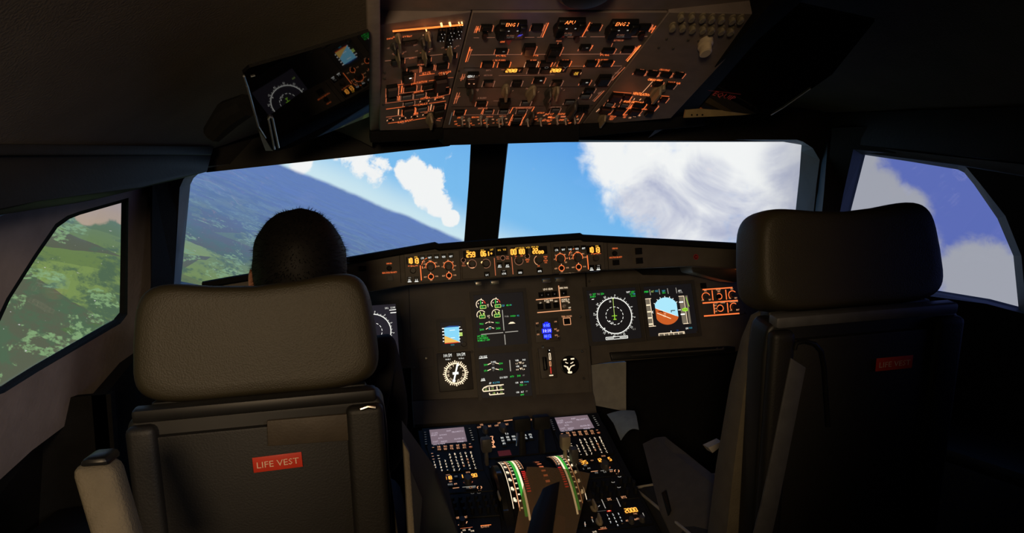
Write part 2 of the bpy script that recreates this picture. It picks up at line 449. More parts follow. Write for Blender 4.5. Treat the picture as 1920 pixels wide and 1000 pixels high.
gcol = N.mix(N.ramp(N.m('MULTIPLY_ADD', warp, 1.0, sand), 0.4, 0.7), gcol, lin(190, 165, 130))
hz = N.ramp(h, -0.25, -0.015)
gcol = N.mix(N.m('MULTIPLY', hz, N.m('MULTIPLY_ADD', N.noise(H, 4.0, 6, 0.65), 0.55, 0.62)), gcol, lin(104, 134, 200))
gcol = N.mix(N.ramp(az, -0.72, -0.88), gcol, N.mix(0.42, gcol, lin(30, 34, 26)))
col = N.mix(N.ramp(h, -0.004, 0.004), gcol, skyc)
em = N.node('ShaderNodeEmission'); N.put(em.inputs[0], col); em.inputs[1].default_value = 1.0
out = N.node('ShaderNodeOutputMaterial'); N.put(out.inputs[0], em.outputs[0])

mb = MB(); na, ne = 72, 28; vs = []
for j in range(ne+1):
    e = math.radians(-55+105*j/ne)
    for i in range(na+1):
        a = math.radians(-118+236*i/na)
        vs.append((SR*math.sin(a)*math.cos(e), SR*math.cos(a)*math.cos(e), SR*math.sin(e)))
mb.add(vs, [(j*(na+1)+i, (j+1)*(na+1)+i, (j+1)*(na+1)+i+1, j*(na+1)+i+1) for j in range(ne) for i in range(na)])
mk('projection_screen', mb, ms, None, Matrix.Translation(SO), smooth=True, label='curved projection screen outside the windows showing farmland, banked horizon, blue sky and clouds', cat='screen')

# ------------------------------------------------------------------ window walls
def st(name, mb, m, parent=None, **kw):
    return mk(name, mb, m, parent, kind='structure' if parent is None else None, **kw)
def plane3(a, b, c, side):
    a, b, c = V(a), V(b), V(c); n = (b-a).cross(c-a).normalized()
    if n.dot(CAM - a) < 0: n = -n
    return a, n
mir = lambda p: (-p[0], p[1], p[2])
pWL = plane3((0, 2.80, 1.28), (-1.0, 2.20, 1.2), (0, 2.52, 1.72), 0)
pWR = plane3(mir((0, 2.80, 1.28)), mir((-1.0, 2.20, 1.2)), mir((0, 2.52, 1.72)), 0)
A_, B_, C_ = (-1.00, 2.02, 1.2), (-1.13, 1.2, 1.2), (-0.90, 2.0, 1.58)
pSL = plane3(A_, B_, C_, 0); pSR = plane3(mir(A_), mir(B_), mir(C_), 0)
gm = bpy.data.materials.new('window_glass'); gm.use_nodes = True
gn = NT(gm); gm.node_tree.nodes.clear()
tr = gn.node('ShaderNodeBsdfTransparent'); tr.inputs[0].default_value = (0.97, 0.98, 0.98, 1)
gg = gn.node('ShaderNodeBsdfGlossy'); gg.inputs['Roughness'].default_value = 0.02
mx = gn.node('ShaderNodeMixShader'); mx.inputs[0].default_value = 0.03
gn.put(mx.inputs[1], tr.outputs[0]); gn.put(mx.inputs[2], gg.outputs[0])
go = gn.node('ShaderNodeOutputMaterial'); gn.put(go.inputs[0], mx.outputs[0])

def window(idx, wallname, pl, L0, L1, L2, thick, wallm, revm):
    p0, n = pl
    inner = p0 + n*thick
    l0 = [hit(x, y, inner, n) for x, y in L0]; l1 = [hit(x, y, inner, n) for x, y in L1]; l2 = [hit(x, y, p0, n) for x, y in L2]
    l0b = [p - n*(thick+0.02) for p in l0]
    mb = MB(); mb.loft([l0b, l0, l1])
    st(wallname, mb, wallm)
    t = bpy.data.objects.new('window_%d' % idx, None); t.empty_display_size = 0.05
    c = sum(l2, V())/len(l2); link(t, None, Matrix.Translation(c)); t['kind'] = 'structure'
    fr = MB(); off = n*0.006
    fr.loft([l1, l2, [p - n*0.012 for p in l2]], 0)
    mk('window_frame', fr, revm, t)
    g = MB(); cc = len(l2); g.add([p - n*0.010 for p in l2] + [p - n*0.016 for p in l2],
        [tuple(range(cc)), tuple(range(2*cc-1, cc-1, -1))] + [(i, cc+i, cc+(i+1) % cc, (i+1) % cc) for i in range(cc)])
    mk('pane', g, gm, t)

window(1, 'wall_front_left', pWL,
       [(250, 330), (255, 300), (270, 250), (300, 200), (925, 150), (925, 680), (560, 605), (244, 562)],
       [(337, 352), (344, 336), (354, 326), (372, 314), (905, 258), (882, 644), (560, 578), (326, 535)],
       [(357, 346), (363, 334), (372, 326), (384, 320), (905, 266), (882, 640), (562, 574), (339, 531)], 0.05, M_['darktrim'], M_['reveal'])
window(2, 'wall_front_right', pWR,
       [(905, 200), (1450, 170), (1560, 180), (1590, 230), (1600, 280), (1590, 380), (1580, 512), (1200, 516), (905, 640)],
       [(930, 262), (1494, 262), (1506, 266), (1524, 278), (1537, 300), (1531, 345), (1516, 492), (1200, 497), (908, 606)],
       [(930, 267), (1492, 266), (1499, 268), (1503, 273), (1502, 285), (1499, 330), (1482, 489), (1200, 493), (908, 602)], 0.07, M_['darktrim'], M_['reveal'])
window(3, 'wall_left', pSL,
       [(300, 330), (180, 330), (90, 360), (40, 390), (-60, 430), (-200, 600), (-330, 900), (-120, 1010), (60, 845), (262, 694), (286, 620), (292, 500)],
       [(241, 371), (148, 397), (126, 405), (104, 420), (64, 478), (12, 560), (-50, 690), (-40, 753), (8, 737), (72, 697), (226, 607), (239, 590)],
       [(237, 378), (150, 403), (130, 411), (108, 427), (71, 480), (20, 560), (-40, 690), (-30, 745), (12, 727), (74, 688), (222, 601), (233, 588)], 0.012, M_['sidewall'], M_['pad'])
window(4, 'wall_right', pSR,
       [(1560, 240), (1700, 235), (1830, 240), (1900, 270), (1960, 300), (2040, 420), (2080, 560), (2090, 760), (1850, 720), (1700, 690), (1500, 680), (1545, 400)],
       [(1600, 280), (1700, 290), (1796, 305), (1812, 314), (1838, 345), (1885, 405), (1915, 480), (1925, 590), (1850, 570), (1700, 550), (1530, 530), (1574, 396)],
       [(1617, 290), (1705, 303), (1796, 318), (1808, 324), (1826, 346), (1870, 410), (1900, 480), (1910, 580), (1850, 564), (1705, 540), (1562, 520), (1590, 396)], 0.05, M_['darktrim'], M_['greytrim'])

# pillars between the windows
mb = MB()
mb.loft([[W(x, y, d) for x, y, d in L] for L in (
    [(286, 330, 1.97), (336, 330, 2.08), (337, 330, 2.18), (292, 330, 2.06)],
    [(284, 520, 1.97), (325, 520, 2.10), (326, 520, 2.22), (290, 520, 2.06)],
    [(262, 760, 1.97), (313, 760, 2.10), (315, 760, 2.22), (270, 760, 2.06)])], caps=True)
st('trim_1', mb, M_['pad'])
mb = MB()
mb.loft([[W(x, y, d) for x, y, d in L] for L in (
    [(1535, 262, 2.06), (1552, 268, 1.95), (1602, 275, 1.93), (1606, 275, 2.02), (1538, 262, 2.18)],
    [(1532, 360, 2.06), (1545, 360, 1.95), (1582, 360, 1.93), (1586, 360, 2.02), (1534, 360, 2.18)],
    [(1506, 620, 2.06), (1520, 620, 1.95), (1534, 620, 1.93), (1538, 620, 2.02), (1508, 620, 2.18)])], caps=True)
st('trim_2', mb, M_['darktrim'])
# centre post
mb = MB()
mb.loft([[W(x, y, d) for x, y, d in L] for L in (
    [(884, 240, 2.30), (954, 240, 2.30), (956, 240, 2.46), (886, 240, 2.46)],
    [(879, 340, 2.42), (944, 340, 2.42), (945, 340, 2.58), (880, 340, 2.58)],
    [(868, 480, 2.56), (930, 480, 2.56), (931, 480, 2.72), (869, 480, 2.72)])], caps=True)
st('trim_3', mb, M_['pad'], bevel=0.004)
# header over the windshields, two halves and the compass housing between them
mb = MB()
mb.solid([W(395, 262, 2.10), W(700, 205, 2.10), W(845, 205, 2.10), W(845, 274, 2.10), (W(385, 324, 2.10))], (0, 0.16, 0.03))
st('trim_4', mb, M_['darktrim'], bevel=0.004)
mb = MB()
mb.solid([W(1075, 205, 2.10), W(1560, 190, 2.10), W(1560, 276, 2.10), W(1500, 266, 2.10), W(1075, 263, 2.10)], (0, 0.16, 0.03))
st('trim_5', mb, M_['darktrim'], bevel=0.004)
# dark ledges above the side windows
mb = MB()
mb.solid([W(-90, 291, 1.12), W(397, 290, 2.00), W(389, 322, 2.00), W(262, 352, 1.72), W(71, 378, 1.26), W(-90, 415, 1.10)], (-0.12, 0.05, -0.02))
mb.solid([W(-90, 268, 1.10), W(402, 274, 1.98), W(397, 291, 1.98), W(-90, 292, 1.10)], (-0.14, 0.05, 0.0))
st('trim_6', mb, M_['darktrim'], bevel=0.003)
mb = MB()
mb.solid([W(1548, 212, 1.96), W(1990, 196, 1.22), W(2040, 322, 1.20), W(1849, 298, 1.42), W(1700, 282, 1.68), W(1562, 270, 1.94)], (0.12, 0.05, -0.02))
st('trim_7', mb, M_['darktrim'], bevel=0.004)
mb = MB()                                               # grey lower strip under the right ledge
mb.solid([W(1556, 266, 1.95), W(1700, 284, 1.68), W(1990, 316, 1.24), W(2030, 350, 1.22), W(1800, 311, 1.52), W(1590, 284, 1.92)], (0.06, 0.04, 0.0))
st('trim_8', mb, M_['greytrim'], bevel=0.003)

# ceiling liner: curved cloth shells left and right of the overhead panel
OH = Frame((0, 1.9, 1.565), (1, 0, 0), (0, -1, 0.248))
def oz(y): return 1.565 + 0.248*(1.9 - y)
def liner(name, sgn, edge):
    mb = MB(); cols = 14; loops = []
    for yy, ex, ez in edge:
        row = []
        for i in range(cols+1):
            t = i/cols
            x0, z0 = (-0.372 if sgn < 0 else 0.392), oz(min(yy, 2.08)) + 0.012
            x = x0*(1-t) + ex*t; z = z0*(1-t) + ez*t + 0.07*math.sin(PI*t)*(1-t*0.4)
            row.append(V((x, yy, z)))
        loops.append(row)
    mb.loft(loops, closed=False)
    vs = [V(v) + V((0, 0, 0.02)) for v in mb.v]; nf = list(mb.f); mb.add(vs, [f[::-1] for f in nf])
    return st(name, mb, M_['liner'], smooth=True, angle=60)
def edge(p, q, extra):
    out = []
    for i in range(10):
        yy = -0.9 + 2.94*i/9; t = (yy - p.y)/(q.y - p.y)
        t = max(t, -0.35); e = p + (q-p)*t; out.append((yy, e.x + extra, e.z))
    return out
eL = edge(W(-90, 270, 1.10), W(402, 277, 1.98), -0.02); eR = edge(W(1990, 200, 1.22), W(1548, 216, 1.96), 0.02)
liner('ceiling', -1, eL); liner('ceiling', 1, eR)
mb = MB(); mb.box((0, -0.2, 2.13), (0.86, 1.5, 0.03)); st('ceiling', mb, M_['liner'])
mb = MB(); mb.solid([(-1.4, 2.10, 1.62), (1.4, 2.10, 1.62), (1.4, 2.10, 2.12), (-1.4, 2.10, 2.12)], (0, 0.03, 0)); st('wall_front_top', mb, M_['pad'])
mb = MB(); mb.box((0, 0.55, 2.16), (2.9, 3.2, 0.03)); st('ceiling', mb, M_['pad'])
for sgn, nm in ((-1, 'wall_upper_left'), (1, 'wall_upper_right')):
    mb = MB(); mb.solid([(sgn*1.38, -1.0, 1.3), (sgn*1.38, 1.15, 1.3), (sgn*1.10, 1.35, 1.56), (sgn*1.02, 2.12, 1.60), (sgn*1.02, 2.12, 2.16), (sgn*1.38, -1.0, 2.16)], (sgn*0.03, 0, 0)); st(nm, mb, M_['pad'])
# floor, rear wall, lower side walls and consoles
mb = MB(); mb.box((0, 0.9, -0.02), (3.0, 4.2, 0.04)); st('floor', mb, M_['floor'])
mb = MB(); mb.box((0, -1.02, 1.05), (3.0, 0.05, 2.2)); st('wall_back', mb, M_['greytrim'])
for sgn, nm in ((-1, 'wall_lower_left'), (1, 'wall_lower_right')):
    mb = MB(); mb.solid([(sgn*1.24, -1.0, 0), (sgn*1.24, 2.2, 0), (sgn*1.12, 2.2, 1.0), (sgn*1.24, 0.4, 1.0), (sgn*1.24, -1.0, 1.9)], (sgn*0.04, 0, 0))
    st(nm, mb, M_['darktrim'])
    mb = MB(); mb.box((sgn*0.96, 1.10, 0.36), (0.24, 1.4, 0.72)); mb.box((sgn*0.97, 1.10, 0.735), (0.26, 1.42, 0.03))
    o = mk('side_console', mb, M_['darktrim'], None, Matrix.Identity(4), bevel=0.012)
    tag(o, 'long black side console along the %s, beside the %s seat' % (('left wall', 'occupied') if sgn < 0 else ('right wall', 'empty')), 'console')
mb = MB(); mb.solid([(-1.1, 2.66, 0.0), (1.1, 2.66, 0.0), (1.1, 2.66, 0.98), (-1.1, 2.66, 0.98)], (0, 0.04, 0)); st('wall_front', mb, M_['pad'])
for sgn, nm in ((-1, 'wall_kick_left'), (1, 'wall_kick_right')):
    mb = MB(); mb.solid([(sgn*0.99, 1.86, 0), (sgn*0.99, 2.66, 0), (sgn*0.99, 2.66, 1.16), (sgn*1.0, 1.86, 0.98)], (sgn*0.03, 0, 0)); mb.solid([(sgn*0.99, 1.86, 0), (sgn*1.3, 1.86, 0), (sgn*1.3, 1.86, 0.98), (sgn*0.99, 1.86, 0.98)], (0, 0.03, 0)); st(nm, mb, M_['pad'])
# ------------------------------------------------------------------ shared small control shapes (unit sized: 1 x 1 on the panel, 1 high)
def u_button(m, m2=None):
    mb = MB(); mb.box((0, 0, .3), (1, 1, .6)); mb.box((0, 0, .8), (.86, .84, .4), 1, taper=.92)
    return mesh('push_button', mb, [m, m2 or m])
def u_round(m, n=18):
    mb = MB(); mb.lathe([(.5, 0), (.5, .12), (.44, .16), (.42, .85), (.37, 1.0)], n); mb.box((0, .3, 1.0), (.05, .22, .03))
    return mesh('knob', mb, m, smooth=True)
def u_bar(m):                                            # knob with a grip bar
    mb = MB(); mb.lathe([(.5, 0), (.5, .25), (.42, .32)], 16); mb.box((0, 0, .62), (.30, .92, .72), taper=.8)
    return mesh('selector_knob', mb, m, bevel=.03)
def u_toggle(m):
    mb = MB(); mb.lathe([(.5, 0), (.5, .1), (.3, .14), (.16, .2), (.20, .8), (.26, .92), (.2, 1.0)], 8)
    return mesh('toggle_switch', mb, m, smooth=True)
def u_key(m):
    mb = MB(); mb.box((0, 0, .5), (1, 1, 1), taper=.82); return mesh('key', mb, m)
def u_screw(m):
    mb = MB(); mb.lathe([(.5, 0), (.5, .6), (.36, 1.0)], 10); return mesh('screw', mb, m, smooth=True)
U = dict(btn=u_button(M_['gloss']), red=u_button(M_['gloss'], M_['redbtn']), blue=u_button(M_['gloss'], M_['bluebtn']),
         rbeige=u_round(M_['beige']), rgrey=u_round(M_['greyknob']), rblack=u_round(M_['black']), bar=u_bar(M_['beige']), barg=u_bar(M_['greyknob']),
         tog=u_toggle(M_['palegrey']), key=u_key(M_['gloss']), screw=u_screw(M_['metal']), screwd=u_screw(M_['bezel']))
def put(fr, name, me, parent, x, y, w, h, dep, rot=0.0, base=0.0, label=None):
    k, q = fr.k(x, y)
    M = fr.M.copy(); fr = Frame(fr.o + fr.n*(base+dep*.6), fr.u, fr.v); u, v = fr.uv(x, y)
    o = bpy.data.objects.new(name, U[me] if isinstance(me, str) else me)
    link(o, parent, M @ Matrix.Translation((u, v, base)) @ Matrix.Rotation(rot, 4, 'Z') @ Matrix.Diagonal((w*k, h*q, dep, 1)))
    if label: o['label'] = label
    return o

# ------------------------------------------------------------------ glareshield with its control panels
GS = Frame((0, 2.20, 1.25), (1, 0, 0), (0, 0.06, 1))
gs = thing('glareshield', (0, 2.25, 1.2), 'black padded glareshield with grey face of glowing autopilot controls under the windshields', 'glareshield')
face = [(380, 556), (430, 545), (700, 546), (765, 535), (1133, 506), (1300, 499), (1440, 508), (1520, 520), (1520, 470), (1440, 466), (1087, 446), (940, 452), (815, 464), (430, 528), (380, 536)]
mb = MB(); mb.prism([GS.uv(*p) for p in face][::-1], -0.055, 0.0)
mk('face_panel', mb, M_['shield'], gs, GS.M, bevel=0.004)
for nm, top in (('pad', [(380, 528), (430, 519), (640, 484), (815, 454)]), ('pad', [(815, 454), (822, 457), (940, 447), (1087, 437)]), ('pad', [(1087, 437), (1092, 440), (1265, 449), (1440, 459), (1520, 466)])):
    pts = [GS.uv(*p) for p in top]; th = 0.021
    lo = []
    for z, dy in ((-0.36, -0.03), (-0.2, -0.006), (0.006, 0.0), (0.014, -0.004)):
        lo.append((z, dy))
    mb = MB(); loops = []; dp = .30 if top[0][0] > 1000 else .058
    for u, v in pts:
        loops.append([(u, v-0.14*dp, -dp), (u, v-0.003, -0.03), (u, v, 0.004), (u, v-0.004, 0.013), (u, v-th+0.004, 0.014), (u, v-th, 0.006), (u, v-th-0.002, -0.03), (u, v-th-0.07*dp, -dp)])
    mb.loft(loops, caps=True)
    mk(nm, mb, M_['pad'], gs, GS.M, smooth=True)
def plate(name, parent, fr, quad, z0, z1, m, bevel=0.0015):
    mb = MB(); pts = [fr.uv(*p) for p in quad]
    a = sum(pts[i][0]*pts[(i+1) % len(pts)][1]-pts[(i+1) % len(pts)][0]*pts[i][1] for i in range(len(pts)))
    if a < 0: pts = pts[::-1]
    mb.prism(pts, z0, z1); return mk(name, mb, m, parent, fr.M, bevel=bevel, seg=1)
PZ = 0.004
eL_ = plate('left_display_control_panel', gs, GS, [(757, 477), (861, 469), (864, 525), (760, 532)], 0, PZ, M_['shield'])
fcu = plate('flight_control_panel', gs, GS, [(864, 466), (1032, 455), (1036, 515), (867, 524)], 0, PZ, M_['shield'])
eR_ = plate('right_display_control_panel', gs, GS, [(1036, 457), (1131, 452), (1134, 506), (1039, 513)], 0, PZ, M_['shield'])

def efis(par, P, side):
    """P maps left-panel pixels to this panel"""
    L = Layer(GS, PZ+0.0006)
    # altimeter window
    x0, y0 = P['baro']
    put(GS, 'baro_window', 'btn', par, x0+5, y0-1, 27, 15, 0.003, base=PZ)
    W_ = Layer(GS, PZ+0.0042)
    W_.seg('amb', '10', x0-.5, y0, 9, 10, 2.4); W_.seg('amb', '13', x0+11, y0, 9, 10, 2.4); W_.text('yel', 'QNH', x0+10.5, y0-7.5, 2.8, 6)
    W_.flush('baro_digits', par)
    kx, ky = P['knob']
    L.text('org', 'IN HG', kx-5.5, ky-8.5, 2.2, 8); L.text('org', 'HPA', kx+6.5, ky-9, 2.2, 5.5); L.arc('org', kx, ky-1, 7.5, 60, 120, .8)
    put(GS, 'knob', 'rgrey', par, kx, ky, 12, 12, 0.014, base=PZ)
    for (x, y), t in zip(P['fd'], ('FD', 'LS')):
        put(GS, 'push_button', 'btn', par, x, y-2, 10, 10, 0.006, base=PZ)
        Q = Layer(GS, PZ+0.0066); Q.text('wht', t, x, y, 3.6, 5); Q.line('wht', x-3.5, y+2.9, x+3.5, y+2.6, 1.2)
        if P['lit'] == t: Q.text('gry', 'ON', x, y-5, 2.4, 5)
        Q.flush('button_lettering', par)
    bx = P['bar']; L.line('pch' if 0 else 'org', *bx[0], *bx[1], 1.7)
    for (x, y), t in zip(P['top'], ('CSTR', 'WPT', 'VORD', 'NDB', 'ARPT')):
        put(GS, 'push_button', 'btn', par, x, y-1.5, 9.5, 9, 0.005, base=PZ)
        Q = Layer(GS, PZ+0.0056); Q.text('wht', t, x, y, 3.4, 6.4); Q.flush('button_lettering', par)
    mx_, my_ = P['mode']
    L.arc('org', mx_, my_-1, 9.2, -18, 198, 1.0)
    L.arc('org', mx_-1, my_-2, 16, 92, 168, .9); L.line('org', mx_-16, my_-2, mx_-15.4, my_+3, .9)
    for dx, dy, t, w in ((-13.5, -10, 'ILS', 6), (-11, -5.5, 'VOR', 5.5), (-13, 1, 'LS', 6), (-1, -12, 'NAV', 5.5), (9.5, -8, 'ARC', 5.5), (13, -1.5, 'PLAN', 7.5)):
        L.text('pch', t, mx_+dx, my_+dy, 2.3, w)
    for dx, dy in ((-8, -5), (0, -10), (7, -6.5)): L.disc('org', mx_+dx, my_+dy, 1.0)
    put(GS, 'selector_knob', 'rgrey', par, mx_, my_+1, 14, 14, 0.016, base=PZ)
    rx, ry = P['range']
    L.arc('org', rx, ry-1, 8.8, -38, 205, 1.0)
    for dx, dy, t, w in ((-11.5, .5, '10', 3), (-9, -7, '20', 3.2), (-1, -11.5, '40', 3.4), (8, -8.5, '80', 3.4), (12, -1.5, '160', 4.4), (10, 6, '320', 4.4)):
        L.text('pch', t, rx+dx, ry+dy, 2.6, w)
    put(GS, 'selector_knob', 'rgrey', par, rx, ry+1, 13, 13, 0.016, base=PZ)
    for (x, y), n in zip(P['adf'], '12'):
        L.arc('org', x, y, 5.0, 0, 360, 1.2); L.line('pch', x-.4, y-5.5, x-.6, y-8, 1.3); L.text('pch', 'OFF', x+.4, y+6.8, 2.6, 5)
        L.text('pch', 'ADF', x-10.5, y+.8, 2.6, 5.6); L.text('pch', 'VOR', x+10.8, y-.6, 2.6, 5.6)
        put(GS, 'toggle_switch', 'rblack', par, x, y, 7, 7, 0.012, base=PZ)
    L.flush('panel_lettering', par)
efis(eL_, dict(baro=(769, 489.5), knob=(774.5, 507.5), fd=((768, 526), (781, 525.5)), lit='FD', bar=((788, 498), (790.2, 526)),
     top=((792, 484.5), (805.8, 483.5), (818.6, 482.7), (832, 481.8), (845.4, 481)), mode=(807.5, 501), range=(841, 500), adf=((808, 519), (842, 516.8))), -1)
efis(eR_, dict(baro=(1108.5, 469), knob=(1117.5, 484.5), fd=((1109.5, 504), (1122, 503.3)), lit='LS', bar=((1101, 479), (1103.5, 505.5)),
     top=((1043.5, 469.3), (1056.3, 468.5), (1069, 467.8), (1081.8, 466.8), (1094.2, 466)), mode=(1083.5, 484), range=(1051, 486), adf=((1053, 503), (1085.2, 500.8))), 1)

# centre flight control unit
L = Layer(GS, PZ+0.0006)
for x, y, w in ((884, 477, 32), (914, 474, 28), (940.5, 471, 22), (974, 471, 32), (1011, 469.5, 30)):
    put(GS, 'readout_window', 'btn', fcu, x, y, w, 15, 0.002, base=PZ)
Q = Layer(GS, PZ+0.0030)
Q.text('yel', 'SPD', 877, 471.3, 3, 6); Q.seg('amb', '259', 882.8, 477.6, 8.5, 17, 2.2)
Q.text('yel', 'HDG', 904.5, 469.5, 3, 6); Q.seg('amb', '06', 906.5, 476, 8.3, 10.5, 2.2); Q.line('amb', 915.8, 472, 916.4, 480, 2.2); Q.disc('amb', 921.3, 475.5, 1.8)
Q.text('yel', 'LAT', 922, 468.4, 3, 6); Q.text('yel', 'HDG', 936, 469.4, 3, 6); Q.text('yel', 'V/S', 946, 468.5, 3, 6)
Q.seg('amb', '00', 963, 472.6, 9, 11, 2.4); Q.seg('amb', '100', 977, 472, 8.6, 14, 2.2)
Q.text('yel', 'ALT', 968.5, 465.6, 2.8, 5); Q.text('yel', 'LVL/CH', 977.6, 464.7, 2.4, 11); Q.text('yel', 'V/S', 989.5, 464.4, 2.8, 8); Q.text('yel', 'FPA', 1000, 463.4, 2.6, 7.5); Q.text('yel', 'FD', 1007.5, 463.2, 2.8, 5)
Q.seg('amb', '22', 1003.6, 470.8, 8.4, 10.5, 2.3); Q.seg('amb', 'oo', 1014.4, 471, 8.0, 10.5, 2.2)
Q.flush('readout_digits', fcu)
def ringbtn(x, y, r):
    put(GS, 'push_button', 'rblack', fcu, x, y, r*1.7, r*1.7, 0.006, base=PZ); L.arc('ora', x, y, r, 0, 360, 1.0)
ringbtn(868.8, 488.2, 4); L.text('ord', 'SPD', 869.2, 494.8, 2.6, 5); L.text('ord', 'MACH', 869.6, 498.6, 2.6, 7.5)
ringbtn(942.8, 484, 4.2); ringbtn(988.8, 480.8, 4.4)
for x, y, t, w in ((933.8, 482.2, 'HDG', 6), (934.3, 485.9, 'V/S', 5), (951.6, 481.8, 'TRK', 5.5), (951.8, 485.4, 'FPA', 5.5), (989, 487.3, 'METRIC', 8.5), (989.4, 491, 'ALT', 5), (967, 480.8, '100', 4), (978, 480.2, '1000', 5), (1022.8, 481.5, 'DOWN', 7), (1023, 485, 'V/S', 4), (1023.2, 489, 'PUSH', 7.5), (1023.5, 492.4, 'LVL', 5), (1010, 499, 'DN', 4.2)):
    L.text('ord' if x < 955 else 'org', t, x, y, 2.6, w)
for x, y, r, a0, a1, c in ((885.3, 495.2, 8, -170, 190, 'ora'), (911.3, 494.5, 8.4, -120, 130, 'ora'), (973, 489, 8, 20, -230, 'ora'), (1010.5, 488.2, 8.8, 115, 250, 'pch')):
    L.arc(c, x, y, r, a0, a1, 1.0)
for x, y, r in ((885.3, 495.2, 13), (911.3, 494.5, 14), (973, 488.5, 13), (1010.8, 487.6, 15)):
    put(GS, 'knob', 'rgrey', fcu, x, y, r, r, 0.018, base=PZ)
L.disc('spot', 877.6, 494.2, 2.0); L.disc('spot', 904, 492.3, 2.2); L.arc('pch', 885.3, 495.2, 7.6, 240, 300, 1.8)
for a, b, c_, d in ((926.8, 484, 929.2, 517), (959.2, 482, 962, 514.6)): L.line('ord', a, b, c_, d, 1.2)
L.flush('panel_lettering', fcu)
for x, y, t, w, b in ((913.3, 515.8, 'LOC', 5.5, 10), (937, 498.4, 'AP1', 6, 9.5), (951.5, 498, 'AP2', 6, 9.5), (945, 513.4, 'A/THR', 8, 11), (975.6, 511.6, 'EXPED', 7, 10.5), (1012, 508.8, 'APPR', 7, 10.5)):
    put(GS, 'push_button', 'btn', fcu, x, y-1.5, b, 9.5, 0.006, base=PZ)
    Q = Layer(GS, PZ+0.0066); Q.text('wht', t, x, y, 3.4, w)
    if t in ('AP1', 'AP2'): Q.line('wht', x-3.5, y+2.9, x+3.5, y+2.7, .9)
    if t == 'A/THR': Q.text('gry', 'ON', x-.5, y-5.4, 2.4, 5)
    Q.flush('button_lettering', fcu)
# outer ends of the glareshield face
Lg = Layer(GS, 0.0008)
Lg.text('org', 'CHRONO', 729.5, 494.4, 3, 11); Lg.text('org', 'SIDE STICK PRIORITY', 730.5, 511.4, 3, 28)
put(GS, 'push_button', 'rblack', gs, 729.8, 503, 10, 10, 0.008); put(GS, 'warning_button', 'btn', gs, 731.3, 522, 13, 11, 0.008); put(GS, 'warning_button', 'btn', gs, 679.5, 503.5, 14, 9, 0.008)
Lg.text('org', 'CHRONO', 1153, 466, 3, 11); Lg.text('org', 'SIDE STICK PRIORITY', 1154.5, 482.8, 2.8, 24)
put(GS, 'push_button', 'rblack', gs, 1153.2, 475.3, 10, 10, 0.008); put(GS, 'warning_button', 'btn', gs, 1155.3, 492.5, 12, 10, 0.008)
put(GS, 'warning_button', 'btn', gs, 1198, 471, 12, 12, 0.010); put(GS, 'warning_button', 'btn', gs, 1199.5, 489, 12, 11, 0.010)
Lg.disc('redmark', 1305, 482, 5, n=16); Lg.arc('redbtn', 1305, 482, 2.6, 30, 330, 1.4, .0003); Lg.line('pad', 748.8, 478, 752, 531, .8); Lg.line('pad', 1138, 452, 1141, 506, .8)
Lg.flush('face_lettering', gs)
for x, y, w in ((897, 531.5, 12), (928, 529.5, 16), (1025, 526.5, 16), (1051, 524.5, 19)):
    mb = MB(); mb.box((0, 0, .5), (1, 1, 1), taper=.9); put(GS, 'latch', mesh('latch', mb, M_['metal'], bevel=.06), gs, x, y, w, 7, 0.012, base=-0.03)
mb = MB(); mb.box((0, 0, 0), (.36, .006, .016))
mk('lower_edge_strip', mb, M_['metal'], gs, GS.M @ Matrix.Translation((GS.uv(1085, 511)[0], GS.uv(1085, 511)[1], 0.006)) @ Matrix.Diagonal((.34, .5, 1, 1)), bevel=.002)
mb = MB(); mb.solid([W(1296, 500, 2.24), W(1330, 496, 2.24), W(1395, 503, 2.24), W(1394, 522, 2.26), W(1378, 531, 2.28), W(1330, 519, 2.28), W(1300, 512, 2.26)], (0, .1, 0))
mk('map_lamp_housing', mb, M_['bezel'], gs, bevel=.006)
lp = bpy.data.lights.new('map_lamp', 'POINT'); lp.energy = 0.012; lp.color = (1, .25, .06); lp.shadow_soft_size = .004
lo_ = bpy.data.objects.new('map_lamp', lp); COL.objects.link(lo_); lo_.location = W(1384, 508, 2.215)

# ------------------------------------------------------------------ main instrument panel
MP = Frame((0, 2.42, 0.95), (1, 0, 0), (0, math.sin(math.radians(12)), math.cos(math.radians(12))))
ip = thing('instrument_panel', (0, 2.45, 0.6), 'grey main instrument panel with glowing flight displays below the glareshield', 'instrument panel')
cen = plate('centre_plate', ip, MP, [(766.5, 531), (835, 526), (905, 500), (1096, 488), (1111.5, 737), (773, 752)], -0.02, 0, M_['panel'])
rpl = plate('right_plate', ip, MP, [(1098, 488), (1420, 480), (1470, 520), (1480, 640), (1372, 661), (1145, 679), (1110, 684)], -0.02, 0, M_['panel'])
lpl = plate('left_plate', ip, MP, [(766.3, 531), (420, 556), (420, 720), (772, 690)], -0.02, 0, M_['panel'])
mb = MB(); mb.prism([MP.uv(*p) for p in ((425, 562), (425, 705), (770, 680), (1105, 672), (1470, 630), (1440, 500), (1000, 500), (840, 534))], -.034, -.0215)
mk('light_stop_plate', mb, M_['pad'], ip, MP.M)  # unseen plate added behind the seams to block leaking light
u0, v0 = MP.uv(773, 752.5); u1, v1 = MP.uv(1111.5, 737.5)
mb = MB()
prof = [(0, 0), (-.018, .010), (-.05, .016), (-.072, .020), (-.082, .012), (-.082, -.03), (0, -.03)]
mb.loft([[(u0, v0+a, z) for a, z in prof], [(u1, v1+a+.004, z) for a, z in prof]], caps=True)
mk('lower_lip', mb, M_['panel'], ip, MP.M, smooth=True, angle=25)
